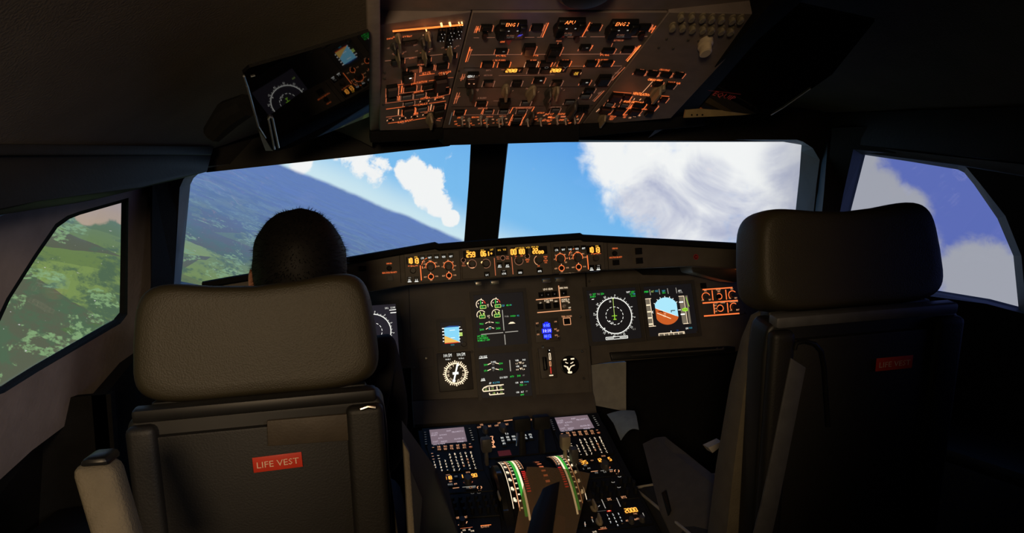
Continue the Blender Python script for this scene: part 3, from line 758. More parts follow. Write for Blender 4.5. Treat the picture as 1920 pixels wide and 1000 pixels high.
# recessed cover panels on the lip and at the left
def cover(quad, z=0.001):
    L = Layer(MP, z); L.pl('bezel', quad + [quad[0]], 1.0); return L
L = cover([(783, 655), (812, 652), (814, 688), (786, 692)]); L.pl('bezel', [(1006, 662), (1100, 655), (1106, 735)], .8); L.pl('bezel', [(1006, 662), (1012, 742)], .8)
L.pl('bezel', [(785, 742), (880, 733)], .8); L.flush('cover_seams', cen)
for x, y, p in ((1088.5, 594.5, cen), (1092, 659.5, cen), (777, 690, cen), (799, 672, cen)): put(MP, 'screw', 'screw', p, x, y, 5, 5, .003)
for x, y, p in ((890, 773, cen), (994, 657, cen), (885, 660, cen), (1018, 650, cen), (1036, 654, cen), (1019, 705, cen), (1095, 710, cen), (1105, 528, rpl), (1204, 634, rpl), (1216, 634, rpl), (1308, 623, rpl), (1300, 530, rpl), (1110, 642, rpl), (1398, 587, rpl)):
    put(MP, 'screw', 'screwd', p, x, y, 5, 5, .002)

def display(x, y, w, h, par, scr='scr', label=None):
    """bezel frame with a screen recessed in it; returns the part and a layer on the screen"""
    u, v = MP.uv(x, y); k, q = MP.k(x, y); a, b = w*k/2, h*q/2; t = .012
    o = [(u-a-t, v-b-t), (u+a+t, v-b-t), (u+a+t, v+b+t), (u-a-t, v+b+t)]; i_ = [(u-a, v-b), (u+a, v-b), (u+a, v+b), (u-a, v+b)]
    mb = MB(); mb.loft([[(*p, 0) for p in o], [(*p, .005) for p in o], [(*p, .005) for p in i_], [(*p, .0005) for p in i_]])
    d = mk('display_unit', mb, M_['bezel'], par, MP.M, label=label)
    s = MB(); s.poly(i_, .001); mk('screen', s, E_[scr], d, MP.M)
    return d, Layer(MP, .0016)
# --- engine display
d, L = display(938.5, 599.5, 93, 98, ip, label='upper centre screen showing engine dials')
for x, y in ((901.5, 571, ), (929.3, 569.2)):
    L.arc('wrm', x, y, 8.6, 50, 222, 1.2); L.arc('red', x, y, 8.4, 8, 52, 1.6); L.line('grn', x-.6, y-6.5, x, y+.5, 1.2); L.line('wrm', x-5, y-2.5, x-4.5, y-.5, 1.4); L.disc('wrm', x+3, y-3, 1.2)
    L.line('wrm', x+.6, y-8.5, x+1, y-11, 1.4); L.box('ygr', x+4.2, y+5, 10.8, 5.4, 1.1); L.text('grn', '88.1', x+4, y+5, 3, 6.5)
for x, y in ((902.6, 591), (930.8, 589)):
    L.arc('wrm', x, y, 8.4, 35, 205, 1.2); L.line('ygr', x-3, y-6, x, y+.5, 1.3); L.disc('ygr', x+4.5, y-2.5, 1.8); L.box('ygr', x+1.6, y+3.2, 10.6, 5.4, 1.1); L.text('grn', '607', x+1.6, y+3.2, 3.2, 6)
L.text('wrm', 'N1', 914.9, 572, 3.4, 3.6); L.line('wrm', 915, 574.6, 915.1, 576, 1); L.text('wrm', 'EGT', 916, 593, 3.2, 5); L.line('wrm', 917, 595.4, 917.2, 597, 1)
L.text('cyn', 'CLB', 943, 573.2, 3.2, 6); L.text('grn', '85.4', 953.3, 572.5, 3, 8); L.text('cyn', '%', 958.5, 572, 2.4)
L.line('gry', 941.8, 581.5, 945, 620, 1.5); L.line('gry', 902, 627.6, 943.5, 623.8, 1.5); L.line('gry', 947, 623.4, 971.5, 621.2, 1.5); L.line('gry', 946, 627.5, 947.6, 646.5, 1.5)
for t, x, y in (('94.6', 902.8, 607.6), ('94.6', 932.6, 605.4)): L.text('grn', t, x, y, 3.4, 7.5)
for t, x, y in (('2600', 903.5, 618.3), ('2620', 934, 615.8)): L.text('grn', t, x, y, 3.6, 8.4)
L.text('wrm', 'N2', 917.6, 604.2, 3.4, 4); L.line('wrm', 910, 606.8, 914.4, 604.6, 1.1); L.line('wrm', 921, 604.4, 925.6, 605.4, 1.1)
L.text('cyn', 'FF', 918.5, 616.8, 3, 4.6); L.line('wrm', 911, 617.8, 915.5, 615, 1.1); L.line('wrm', 922, 614.8, 926.4, 616, 1.1); L.line('wrm', 917, 613.4, 921, 613, 1.0)
L.text('gry', 'FOB:', 950.3, 593.6, 3, 8); L.text('grn', '10020', 961.6, 592.8, 3, 10.5); L.text('cyn', 'KG', 971.3, 592, 2.8, 4)
L.poly('wrm', [(953, 607.8), (957, 604.2), (962, 603.8), (966.4, 606.6)])
for i, t in enumerate(('SEAT BELTS', 'NO SMOKING', 'STROBE LT OFF')): L.text('grn', t, 901.8+i*1.6, 630.6+i*4.0, 3.1, 21+i*3)
L.flush('screen_symbols', d)
# --- system display
d, L = display(948, 712, 94, 100, ip, label='lower centre screen showing cruise and cabin data')
L.text('wht', 'CRUISE', 905.8, 669.6, 4.2, 15); L.line('wht', 898, 672.7, 914, 671.2, .8)
for dy, a, b in ((0, '200', '200'), (11.2, '17.0', '17.0')):
    L.text('grn', a, 910.8, 684.4+dy, 3.4, 7.4); L.text('grn', b, 939.2, 681.8+dy, 3.4, 7.4); L.line('wrm', 914.5, 684+dy, 920.5, 681.6+dy, 1.3); L.line('wrm', 929, 681+dy, 935.4, 682.4+dy, 1.3)
L.text('wht', 'F.USED', 925.4, 679.2, 3.2, 9.5); L.text('gry', 'KG', 924.8, 683.6, 2.6, 4); L.text('wht', 'OIL', 924.8, 690.2, 3.2, 6); L.text('gry', 'QT', 925.2, 694.4, 2.6, 3.6)
L.line('gry', 955.6, 675.5, 957.4, 696.5, 1.7)
for x, y, t in ((969.4, 676.2, 'VIB'), (982.8, 675, 'N1'), (970.6, 687.4, 'VIB'), (984, 686.4, 'N2')): L.text('wht', t, x, y, 3, 6.5)
for x, y, t in ((969, 682.4, '0.7'), (980.2, 681.4, '0.7'), (970, 693.4, '0.8'), (981.6, 692.8, '0.8')): L.text('wrm', t, x, y, 2.8, 5)
L.line('wrm', 972.5, 679.8, 978, 679.2, 1); L.line('wrm', 975.2, 679.6, 975.4, 682.6, 1); L.line('wrm', 974, 691, 979.6, 690.4, 1); L.line('wrm', 976.4, 690.8, 976.6, 693.6, 1)
L.text('wht', 'LDG', 940, 708.4, 3.2, 6); L.text('wht', 'ELEV', 948, 707.6, 3.2, 7.5); L.text('grn', 'AUTO', 960.2, 706.4, 3.2, 7.6); L.text('grn', '300', 972.8, 705, 3.6, 7); L.text('gry', 'FT', 982, 704.4, 2.6, 3.6)
L.text('wht', 'AIR', 905.8, 711.8, 4.0, 7.6); L.line('wht', 901.5, 714.8, 910, 714, .8)
L.text('wht', '\u0394P', 919.2, 718.8, 3.4, 4.6); L.text('cyn', '8.2 PSI', 930.4, 717.6, 3.2, 13)
L.pl('wrm', [(944.4, 721.6), (914, 724.4), (907.6, 727.2), (904.6, 731), (906.6, 734.4), (945, 730.8)], 1.7); L.pl('wrm', [(917.6, 737.2), (918.2, 741), (945.4, 738.4)], 1.7); L.line('wrm', 932.6, 736.2, 933, 739.4, 1.3)
L.line('wrm', 917.2, 726.4, 917.8, 732.4, 1.5); L.line('wrm', 931.4, 725, 932.4, 731.2, 1.5)
for x, y, t in ((911.2, 731, '22'), (923.6, 729.4, '23'), (939.4, 728, '22'), (926, 737.4, '18'), (940, 736, '19')): L.text('ygr', t, x, y, 2.8, 5)
L.text('wrm', 'CKPT', 911, 727.2, 2.2, 6); L.text('wrm', 'FWD', 923.4, 725.6, 2.2, 5.4); L.text('wrm', 'AFT', 938.8, 724, 2.2, 5.4)
L.text('wht', 'CAB', 969, 718, 3, 6); L.text('wht', 'V/S', 978, 717.2, 3, 5.5); L.text('cyn', 'FT/MN', 987, 716.5, 2.6, 9); L.text('grn', '750', 977.6, 722.4, 3.4, 6.5); L.text('grn', '\u2014', 985.4, 721.6, 3)
L.text('wht', 'CAB', 970.6, 736, 3, 6); L.text('wht', 'ALT', 979.4, 735.2, 3, 5.6); L.text('gry', 'FT', 987.6, 734.2, 2.8, 3.6); L.text('grn', '600', 979.2, 740.4, 3.4, 7)
L.line('wrm', 902, 754.2, 993.6, 744.4, 1.4); L.line('wrm', 933.6, 751.2, 935, 763.6, 1.5); L.line('wrm', 962, 748, 963.6, 760.6, 1.5)
L.text('wht', 'TAT', 909, 755.6, 3.2, 6); L.text('grn', '+20', 918, 754.8, 3, 6); L.text('gry', 'C', 924, 754, 2.4); L.text('wht', 'SAT', 909.4, 760.4, 3.2, 6); L.text('grn', '+18', 918.4, 759.6, 3, 6); L.text('gry', 'C', 924.6, 758.8, 2.4)
L.text('grn', '10', 944.4, 756.8, 4, 5); L.text('cyn', 'H', 949, 756.2, 2.8); L.text('grn', '10', 953.2, 755.8, 3.8, 4.6); L.text('wht', 'GW', 966, 750.4, 3, 4.6); L.text('grn', '58300', 983.4, 748.4, 3.4, 10); L.text('cyn', 'KG', 991.4, 747.8, 2.6, 3.4)
L.flush('screen_symbols', d)
# --- navigation displays
def nd(L, cx, cy, r, full=True):
    L.arc('wht', cx, cy, r, 0, 360, 1.2)
    u, v = L.fr.uv(cx, cy); k = L.fr.k(cx, cy)[0]; b = L.mb('wht')
    for i in range(72):
        a = math.radians(i*5+3); q = r+(3.0 if i % 2 == 0 else 1.8)
        b.line(u+r*k*math.cos(a), v+r*k*math.sin(a), u+q*k*math.cos(a), v+q*k*math.sin(a), .8*k, L.z)
    for i in range(12):
        a = math.radians(90-i*30-8); q = r+5.2
        b.text(str(i*3), u+q*k*math.cos(a), v+q*k*math.sin(a), 3.4*k, L.z, rot=a-PI/2)
    for i in range(14): b.arc(u, v, r*.5*k, .9*k, i*360/14, i*360/14+15, 2, L.z)
    L.line('ygr', cx-3, cy-r+1, cx-.2, cy, .8); L.line('lim', cx-5, cy+.6, cx+4.6, cy-.2, 1.1); L.line('lim', cx-.3, cy-3, cx+.5, cy+7.5, 1.3); L.line('lim', cx-2, cy+7, cx+3.6, cy+6.6, 1.5)
    L.disc('ygr', cx-2.8, cy-r, 1.5); L.text('wht', '10', cx-8.4, cy-r*.83, 4, 4.4); L.text('wht', '50', cx-4, cy+r*.43, 4, 4.6); L.disc('wht', cx-9, cy+10.5, 1.3)
    L.disc('wht', cx-18.6, cy+23.8, 1.2)
d, L = display(1151, 590, 93, 96, ip, label='right navigation screen with a white compass circle')
nd(L, 1152.3, 592.3, 32.2)
L.text('gry', 'GS', 1107, 552.8, 3.2, 4.4); L.text('grn', '257', 1114, 552.2, 3.4, 6.2); L.text('gry', 'TAS', 1122, 551.8, 3.2, 6); L.text('grn', '250', 1129.4, 551.2, 3.4, 6.4); L.text('grn', '304/9', 1111.6, 556.8, 3.2, 11); L.line('wht', 1109.4, 562, 1113.8, 561.4, 1.1)
L.text('wht', 'WPT', 1178, 548.2, 3.4, 7.4); L.text('grn', '252\u00b0', 1187, 547.6, 3.4, 8); L.text('grn', '5.7', 1183.4, 551.8, 3, 5); L.text('cyn', 'NM', 1189, 551.4, 3, 4); L.text('grn', '10:10', 1187, 555.4, 3, 9)
L.box('wht', 1156.6, 633.6, 41, 4.4, 1.0); L.line('wht', 1138, 635, 1151, 634, .9); L.line('wht', 1162, 633.2, 1175.4, 632.2, .9); L.text('gry', '-2.2', 1188.6, 617.2, 2.8, 6.4)
L.flush('screen_symbols', d)
d, L = display(699, 623, 93, 100, ip, 'scb', label='left navigation screen partly hidden behind the headrest')
nd(L, 700, 622, 33)
L.text('wht', '252', 725, 578, 3, 7); L.text('wht', '5.2 NM', 736.5, 577, 3, 9); L.line('wht', 730, 582, 743, 580.6, 1.4); L.line('wht', 732, 587, 743, 586, 1.6); L.text('ygr', 'VOR2', 738, 652, 3, 7)
L.flush('screen_symbols', d)
# --- primary flight displays
def pfd(L, cx, cy):
    fr = L.fr; u, v = fr.uv(cx, cy); k = fr.k(cx, cy)[0]
    R, hw = 24.5, 20.6; pts = []
    for i in range(48):
        a = 2*PI*i/48; x, y = R*math.cos(a), R*math.sin(a); pts.append((max(-hw, min(hw, x)), y))
    hy = lambda x: -4.0 - 0.44*x + 1.5      # banked horizon in the ball
    def clip(keep):
        out = []
        for i in range(len(pts)):
            a, b = pts[i], pts[(i+1) % len(pts)]; fa, fb = (a[1]-hy(a[0]))*keep, (b[1]-hy(b[0]))*keep
            if fa >= 0: out.append(a)
            if fa*fb < 0: t = fa/(fa-fb); out.append((a[0]+(b[0]-a[0])*t, a[1]+(b[1]-a[1])*t))
        return [(u+x*k, v+y*k) for x, y in out]
    L.mb('sky').poly(clip(1), L.z); L.mb('ged').poly(clip(-1), L.z)
    P = lambda x, y: (u+x*k, v+y*k)
    def ln(c, a, b, w, dz=.0004): L.mb(c).line(*P(*a), *P(*b), w*k, L.z+dz)
    ln('wht', (-20, hy(-20)), (16, hy(16)), .6); ln('wrm', (-18.5, hy(-18.5)-8), (6, hy(6)-9), 1.1); L.mb('wrm').text('10', *P(-5.5, -8.5), 3.4*k, L.z+.0004, rot=-.4); L.mb('wrm').text('10', *P(-4, -4.5), 2.6*k, L.z+.0004, rot=-.4)
    for s in (-1, 1):
        ln('bezel', (s*16, 0), (s*8.5, 0), 1.4); ln('bezel', (s*8.5, .6), (s*8.5, -3), 1.4)
    for a in (35, 55, 70, 90, 110, 125, 145):
        a = math.radians(a); ln('wht', (R*math.cos(a), R*math.sin(a)), ((R+2.4)*math.cos(a), (R+2.4)*math.sin(a)), 1.1)
    def tape(x0, x1, y0, y1, c='tape'): L.mb(c).poly([P(x0, y0), P(x1, y0), P(x1, y1), P(x0, y1)], L.z)
    tape(-37, -28.5, -25, 24); tape(26.5, 36, -25, 24); tape(38.8, 43, -26, 25)
    for y in (13, 1, -10, -21): ln('wrm', (-36.5, y), (-29.5, y), 2.2)
    ln('wrm', (-28.5, -25), (-28.5, 24), .9); ln('wrm', (-37, 24.3), (-26, 24.3), 1); ln('wrm', (-37, -25), (-24, -25), 1); ln('wht', (-27.5, 0), (-25.5, 2), 1); ln('wht', (-27.5, 0), (-25.5, -2), 1)
    for y in (14, -8): ln('wht', (25.5, y), (33.5, y), 2.4)
    ln('wrm', (36, -25), (36, 24), .9); ln('wrm', (26, 24.5), (36.5, 24.5), 1); ln('wrm', (28, -25), (38, -25), 1); ln('wht', (22, .2), (27, .2), 1.2)
    L.mb('lim').poly([P(29, -1.6), P(34, -3.6), P(40, -2.4), P(40, 2.4), P(34, 3.6), P(29, 1.6)], L.z+.0006); L.mb('bezel').text('100', *P(34.4, 0), 3.4*k, L.z+.001)
    ln('lim', (39.5, 22), (43.5, 5), 1.0)
    tape(-20, 27, -46, -39.5); ln('wrm', (-20.5, -39), (27.5, -39), 1); ln('wrm', (-20.5, -46.4), (27.5, -46.4), 1); ln('wrm', (-20.5, -46.4), (-20.5, -39), 1); ln('wrm', (27.5, -46.4), (27.5, -39), 1)
    for i, t in enumerate(('24', '25', '26', '27', '28')): L.mb('bezel').text(t, *P(-15+i*9, -42.8), 3.4*k, L.z+.0004, fit=6*k); ln('wrm', (-10.6+i*9, -46), (-10.6+i*9, -40), 1)
    ln('wht', (3, -38.5), (3, -35.5), 1.3); L.mb('nvy').text('28', *P(15, -36), 3*k, L.z); L.mb('wht').text('QNH', *P(33.6, -33.6), 3*k, L.z, fit=5.4*k); L.mb('cyn').text('1013', *P(40.5, -33.4), 3*k, L.z, fit=6.4*k)
    for x in (-26, -8.4, 7.6, 23.8): ln('gry', (x-.2, 30.5), (x-.6, 40.5), 1.1)
    L.mb('grn').text('SPEED', *P(-33, 37), 3*k, L.z, fit=8.6*k); L.mb('ygr').text('ALT', *P(-21.5, 36.8), 3*k, L.z, fit=5*k); L.mb('cyn').text('CRZ', *P(-14, 37), 3*k, L.z, fit=6.6*k)
    L.mb('cyn').text('NAV', *P(-.6, 36.4), 3*k, L.z, fit=6*k); L.mb('grn').text('HDG', *P(-.6, 33), 2.6*k, L.z, fit=6*k); L.mb('wht').text('AP1', *P(30, 34.6), 3.2*k, L.z, fit=7*k); L.mb('gry').text('A/THR', *P(31, 31.4), 2.8*k, L.z, fit=8*k)
d, L = display(1257, 581.5, 91, 93, ip, label='right flight screen with a blue and brown horizon'); pfd(L, 1250, 583.5); L.flush('screen_symbols', d)
d, L = display(590, 632, 93, 100, ip, label='left flight screen behind the headrest'); pfd(L, 583, 634); L.flush('screen_symbols', d)
# --- standby instrument
d, L = display(847, 627, 40, 46, ip, label='small standby screen with blue sky over yellow ground')
L.poly('skb', [(832.5, 615), (860.5, 612.4), (862, 642), (833.6, 630)]); L.poly('gey', [(833.4, 629.6), (862, 641.4), (833.8, 643.6)]); L.poly('nvy', [(832.5, 614.6), (842, 611.4), (860.6, 611), (860.7, 613)]); L.pl('red', [(834, 644.4), (848, 643.6), (862, 641.8)], 1.2)
for i in range(5): L.line('wht', 828.6+i*.5, 616.4+i*6, 833, 616.2+i*6, 1.7)
for i in range(6): L.line('wht', 860, 613.4+i*5.6, 863, 613.2+i*5.6, 1.3)
L.line('wht', 863, 618.8, 867, 618.4, 1.3); L.rect('ygr', 864.5, 627, 6.5, 6.4); L.text('bezel', '100', 864.5, 627, 2.8, 5.4, .0005); L.text('cyn', '1013', 848.4, 647, 2.6, 7); L.line('wht', 843, 620, 853, 619, .8, .0004); L.line('wht', 845, 634, 853, 633.4, .8, .0004)
L.flush('screen_symbols', d); put(MP, 'knob', 'rgrey', d, 870, 646, 11, 11, .014)
# --- radio magnetic indicator
u, v = MP.uv(853, 697); k = MP.k(853, 697)[0]
mb = MB(); mb.box((u, v, .003), (64*k, 72*k, .006)); d = mk('compass_gauge', mb, M_['bezel'], ip, MP.M, bevel=.003, label='round compass gauge with white pointer')
L = Layer(MP, .0066)
for x, y in ((839, 667), (864, 665)):
    L.rect('gloss', x, y, 19, 9); L.text('wht', '100.5M', x, y, 6, 16.5, .0004); L.text('wht', 'VOR-1' if x < 850 else 'VOR-2', x+1, y+7.2, 2.6, 10)
gx_, gy_ = 854.2, 700.5
L.arc('wrm', gx_, gy_, 18.3, 0, 360, 2.0); u, v = MP.uv(gx_, gy_); k = MP.k(gx_, gy_)[0]; b = L.mb('wrm')
for i in range(36):
    a = math.radians(i*10); q = 24 if i % 3 == 0 else 22.6; b.line(u+19*k*math.cos(a), v+19*k*math.sin(a), u+q*k*math.cos(a), v+q*k*math.sin(a), (1.9 if i % 3 == 0 else 1.5)*k, L.z)
for i in range(12):
    a = math.radians(i*30+14)
    if i not in (2, 8): b.text(str((i*3) % 36), u+14.4*k*math.cos(a), v+14.4*k*math.sin(a), 3.8*k, L.z, rot=a-PI/2)
L.line('wht', 857.8, 683.5, 850.8, 716, 3.0, .0003); L.poly('wht', [(855, 686), (858.4, 680), (861, 686.6)], .0003); L.rect('wht', 854.2, 700.3, 11, 4.6, .0004); L.disc('wht', 851.2, 714.4, 3, .0004)
L.flush('gauge_markings', d)
# --- landing gear, brakes, clock, gauges
L = Layer(MP, .0016)
for a, b, c_, e in ((1005, 562.5, 1068, 556.5), (1007.5, 586.5, 1070.5, 581.2), (1047.4, 535.8, 1052, 581.6)): L.line('wrm' if 0 else 'pch', a, b, c_, e, 1.5)
L.text('wrm', 'LDG GEAR', 1027.6, 542.4, 3.4, 18); L.text('wrm', 'BRK FAN', 1057, 540, 3.2, 15); L.text('wrm', 'AUTO BRK', 1028.6, 563.6, 3.4, 17); L.text('wrm', 'LO', 1013.4, 568, 2.8, 3.6); L.text('wrm', 'MED', 1027.4, 566.8, 2.8, 5.4); L.text('wrm', 'MAX', 1042.6, 565.2, 2.8, 5.4)
L.text('wrm', 'A/SKID &', 1060, 561.6, 3, 15); L.text('wrm', 'N/W STRG', 1060, 565.2, 3, 14); L.text('wrm', 'ON', 1066.6, 567.6, 2.6, 3.8); L.text('wrm', 'OFF', 1068, 577.4, 2.8, 5); L.text('pch', 'TERR ON ND', 1062.6, 593.6, 3, 20)
L.box('pch', 1063.2, 602.8, 13, 12.6, 1.0)
L.flush('panel_lettering', cen)
for x, y in ((1015.4, 553.2), (1027.6, 552.4), (1039.6, 551.2), (1057.6, 549.4)): put(MP, 'indicator_light', 'btn', cen, x, y, 11, 10, .004)
for x, y in ((1013.6, 575), (1028, 574), (1043, 572.4), (1063.4, 603)): put(MP, 'push_button', 'btn', cen, x, y, 10.5, 10.5, .005)
put(MP, 'toggle_switch', 'tog', cen, 1059, 573.6, 7, 7, .02)
Q = Layer(MP, .0046)
for x, y in ((1016, 554), (1028, 553), (1040, 552), (1057, 550.6)): Q.poly('dim', [(x-1.2, y-1), (x+1.2, y-1.2), (x, y+1.4)])
Q.poly('dim', [(1042, 573), (1044.4, 572.6), (1043.4, 575.2)]); Q.flush('indicator_marks', cen)
mb = MB(); u, v = MP.uv(1025.5, 619.5); k = MP.k(1025, 620)[0]; mb.box((u, v, .002), (46*k, 43*k, .004)); ck = mk('clock', mb, M_['panel'], ip, MP.M, bevel=.001, label='blue lit digital clock')
L = Layer(MP, .0046)
L.rect('bezel', 1025.6, 620, 20, 34)
for x, y, w, h, c in ((1024.8, 610.6, 14, 8.4, 'blu'), (1025.2, 620.6, 18.5, 9, 'blu'), (1026.6, 630.6, 15, 8, 'blu'), (1024.4, 605.6, 7, 3, 'blu'), (1027, 635.4, 6, 3, 'blu')): L.rect(c, x, y, w, h, .0003)
L.text('blt', '0:05', 1024.8, 610.4, 5.6, 12, .0007); L.text('wht', '10:10', 1025.2, 620.6, 6, 16, .0007); L.text('blt', '00:12', 1026.6, 630.6, 5.6, 13, .0007)
for x, y, t in ((1007.4, 606.6, 'RST'), (1009, 627.4, 'GPS'), (1041.6, 603.4, 'CHR'), (1041.8, 617.6, 'INT'), (1046, 620.4, 'SET'), (1043, 629, 'RUN'), (1047.6, 632, 'STP')): L.text('pch', t, x, y, 2.8, 5)
L.flush('clock_face', ck)
for x, y in ((1008.2, 610.6), (1009.4, 622), (1042.8, 607), (1049, 633.4)): put(MP, 'clock_button', 'rgrey', ck, x, y, 6, 6, .008, base=.004)
mb = MB(); u, v = MP.uv(1026, 681); k = MP.k(1026, 680)[0]; mb.box((u, v, .004), (30*k, 56*k, .008)); gv = mk('gravity_gear_gauge', mb, M_['panel'], ip, MP.M, bevel=.002)
mb = MB(); mb.box((0, 0, .5), (1, 1, 1), taper=.9)
put(MP, 'landing_gear_lever', mesh('lever', mb, M_['gloss'], bevel=.06), gv, 1022, 682, 6, 26, .02, base=.006, label='black upright lever')
put(MP, 'indicator_slot', mesh('slot', mb, M_['gloss']), gv, 1029.6, 662.6, 5, 14, .002, base=.008)
L = Layer(MP, .0106); L.box('wrm', 1031, 668.6, 2.6, 12, 1.0); L.line('wht', 1030, 656.2, 1030.2, 658, 1.6); L.box('pch', 1031.8, 682.6, 2.4, 8.4, .9); L.line('red', 1032.4, 689, 1033.4, 701, 1.6); L.line('wrm', 1030, 704.6, 1037.4, 704, 1.7); L.text('dim', 'UP', 1018, 652, 2.6); L.flush('gauge_markings', gv)
mb = MB(); u, v = MP.uv(1067.6, 685); k = MP.k(1067, 685)[0]; mb.lathe([(17*k, 0), (17*k, .006), (15.4*k, .007), (15.2*k, .003)], 28, c=(u, v, 0)); tg = mk('pressure_gauge', mb, M_['gloss'], ip, MP.M, smooth=True, label='round black triple pressure gauge with cream pointers')
L = Layer(MP, .0046)
L.rect('wrm', 1059.2, 674.6, 6.4, 2.6); L.rect('wrm', 1073.4, 673.2, 6.6, 2.6); L.pl('wrm', [(1060, 679.4), (1062.6, 681), (1065, 681.4)], 1.4); L.pl('wrm', [(1075, 679), (1072, 681), (1069.6, 682)], 1.4)
L.pl('wrm', [(1057.4, 686.4), (1062, 687.4), (1067.4, 697), (1067.6, 692), (1071.6, 687), (1077.6, 684.6)], 1.6); L.pl('wrm', [(1064, 687.5), (1067.6, 694), (1070.4, 687)], 1.4); L.rect('wrm', 1068.6, 698.8, 8, 3.8); L.text('wrm', '0', 1060, 688.4, 2.6)
L.flush('gauge_markings', tg)
# --- lighting panel at the right
lgp = plate('lighting_panel', rpl, MP, [(1312, 542), (1388, 536), (1394, 590), (1318, 597)], 0, .003, M_['panel'])
L = Layer(MP, .0036)
sx = lambda x: 1300+x/8.333
sy = lambda y: 490+y/8.333
for a, b, c_, e, w in ((145, 445, 612, 412, 2.0), (145, 656, 695, 614, 2.2), (166, 858, 720, 816, 2.2), (292, 455, 308, 612, 1.7), (505, 445, 520, 600, 1.7), (316, 665, 332, 822, 1.7), (530, 650, 545, 806, 1.7)): L.line('org', sx(a), sy(b), sx(c_), sy(e), w)
for x, y, r, a0, a1 in ((200, 560, 7.6, 20, 220), (405, 550, 5, -120, 130), (615, 530, 7.6, 40, 225), (422, 735, 5.6, 0, 360), (635, 715, 6.8, 45, 225)): L.arc('org', sx(x), sy(y), r, a0, a1, 1.3)
for x, y, t, w in ((190, 462, 'PFD', 5), (392, 446, 'PFD/ND', 9), (397, 474, 'XFR', 5), (602, 434, 'ND', 5), (148, 610, 'OFF', 5), (262, 602, 'BRT', 5), (575, 578, 'OFF', 5), (665, 575, 'BRT', 5), (350, 654, 'LOUD', 7), (460, 646, 'SPEAKER', 9), (630, 632, 'CONSOLE/FLOOR', 16), (345, 692, 'BRT', 5), (348, 740, 'DIM', 5), (352, 785, 'OFF', 5), (590, 768, 'OFF', 4.5), (695, 760, 'BRT', 6)): L.text('pch', t, sx(x), sy(y), 2.7, w)
L.flush('panel_lettering', lgp)
for x, y, r in ((203, 565, 10), (405, 552, 8), (618, 533, 10), (422, 735, 8), (640, 718, 10)): put(MP, 'knob', 'rgrey' if r > 8 else 'rblack', lgp, sx(x), sy(y), r, r, .014, base=.003)
put(MP, 'push_button', 'btn', rpl, 1319.3, 535.5, 10.5, 9.5, .006)
# --- folding table slot and rail under the right panel
mb = MB(); pts = [MP.uv(*p) for p in ((1142, 661.5), (1362, 649.5), (1376, 651), (1376, 660), (1350, 663), (1146, 677))]
mb.prism(pts[::-1], -.005, .012); tb = mk('sliding_table', mb, M_['gloss'], ip, MP.M, bevel=.002, label='black slide-out table front')
mb = MB(); mb.tube([MP.M @ V((*MP.uv(1180, 668), .016)), MP.M @ V((*MP.uv(1352, 656), .016))], .003, 8); mk('rail', mb, M_['bezel'], tb)
for x, y in ((1345, 655), (1357, 654)): put(MP, 'screw', 'screw', tb, x, y, 5, 5, .004, base=.012)
for a, b in ((1096.8, 1097),):
    pass
# ------------------------------------------------------------------ overhead panel
oh = thing('overhead_panel', (0, 1.6, 1.66), 'grey overhead switch panel with orange backlit lettering between the ceiling liners', 'overhead panel')
OC = OH                                                   # centre column plane
OC.M = Matrix.Translation(OC.o) @ Matrix((OC.u, OC.v, OC.n)).transposed().to_4x4()
_pl = hit(830, 243, OC.o, OC.n); _pr = hit(1088, 234, OC.o, OC.n)
def side_frame(p, deg):
    r = Matrix.Rotation(math.radians(deg), 3, OC.v); return Frame(p, r @ OC.u, OC.v)
OLf = side_frame(_pl, 0); ORf = side_frame(_pr, 0)
# choose the tilt sign that lowers the outer edge
for s_, f_ in ((9, 'l'), (-9, 'l')):
    q = side_frame(_pl, s_); e = q.o - q.u*0.15
    if e.z < _pl.z: OLf = q
for s_ in (8, -8):
    q = side_frame(_pr, s_); e = q.o + q.u*0.15
    if e.z < _pr.z: ORf = q
OT = 0.03
def oplate(name, fr, quad):
    return plate(name, oh, fr, quad, -OT, 0, M_['ohpanel'], .0015)
ocp = oplate('centre_column', OC, [(830, 242), (886, 23), (1252, 23), (1088, 236)])
olp = oplate('left_column', OLf, [(712, 245), (712, 46), (884, 22), (828, 243)])
orp = oplate('right_column', ORf, [(1090, 236), (1254, 23), (1440, 26), (1258, 222)])
up = plate('rear_panel', oh, OC, [(700, 47), (884, 21), (1440, 21), (1640, -240), (700, -260)], -OT, -.002, M_['ohpanel'], .0015)
mb = MB()                                                 # side rails and front lip
mb.solid([W(694, 246, 1.88), W(714, 244, 1.88), W(712, -200, 0.98), W(684, -200, 0.98)], (0, .01, .07)); mk('side_rail', mb, M_['rail'], oh, bevel=.003)
mb = MB(); mb.solid([W(1252, 224, 1.88), W(1318, 212, 1.88), W(1640, -150, 1.05), W(1586, -150, 1.02)], (0, .01, .07)); mk('side_rail', mb, M_['pad'], oh, bevel=.003)
mb = MB(); mb.solid([W(694, 247, 1.87), W(832, 241, 1.87), W(832, 262, 1.90), W(694, 268, 1.90)], (0, .10, .03)); mk('front_lip', mb, M_['pad'], oh, bevel=.003); mb = MB(); mb.solid([W(1086, 235, 1.87), W(1322, 214, 1.87), W(1322, 236, 1.90), W(1086, 258, 1.90)], (0, .10, .03))
mk('front_lip', mb, M_['pad'], oh, bevel=.003)
mb = MB(); mb.solid([W(831, 243, 1.86), W(1087, 234, 1.86), W(1086, 266, 1.88), W(832, 273, 1.88)], (0, .12, .03)); mk('compass_housing', mb, M_['pad'], oh, bevel=.003, label='black housing at the middle of the front edge')
mb = MB(); mb.line(835, 252, 1080, 243, 1) if 0 else None
mb = MB(); mb.lathe([(.055, 0), (.055, .02), (.045, .03), (.02, .034)], 28)
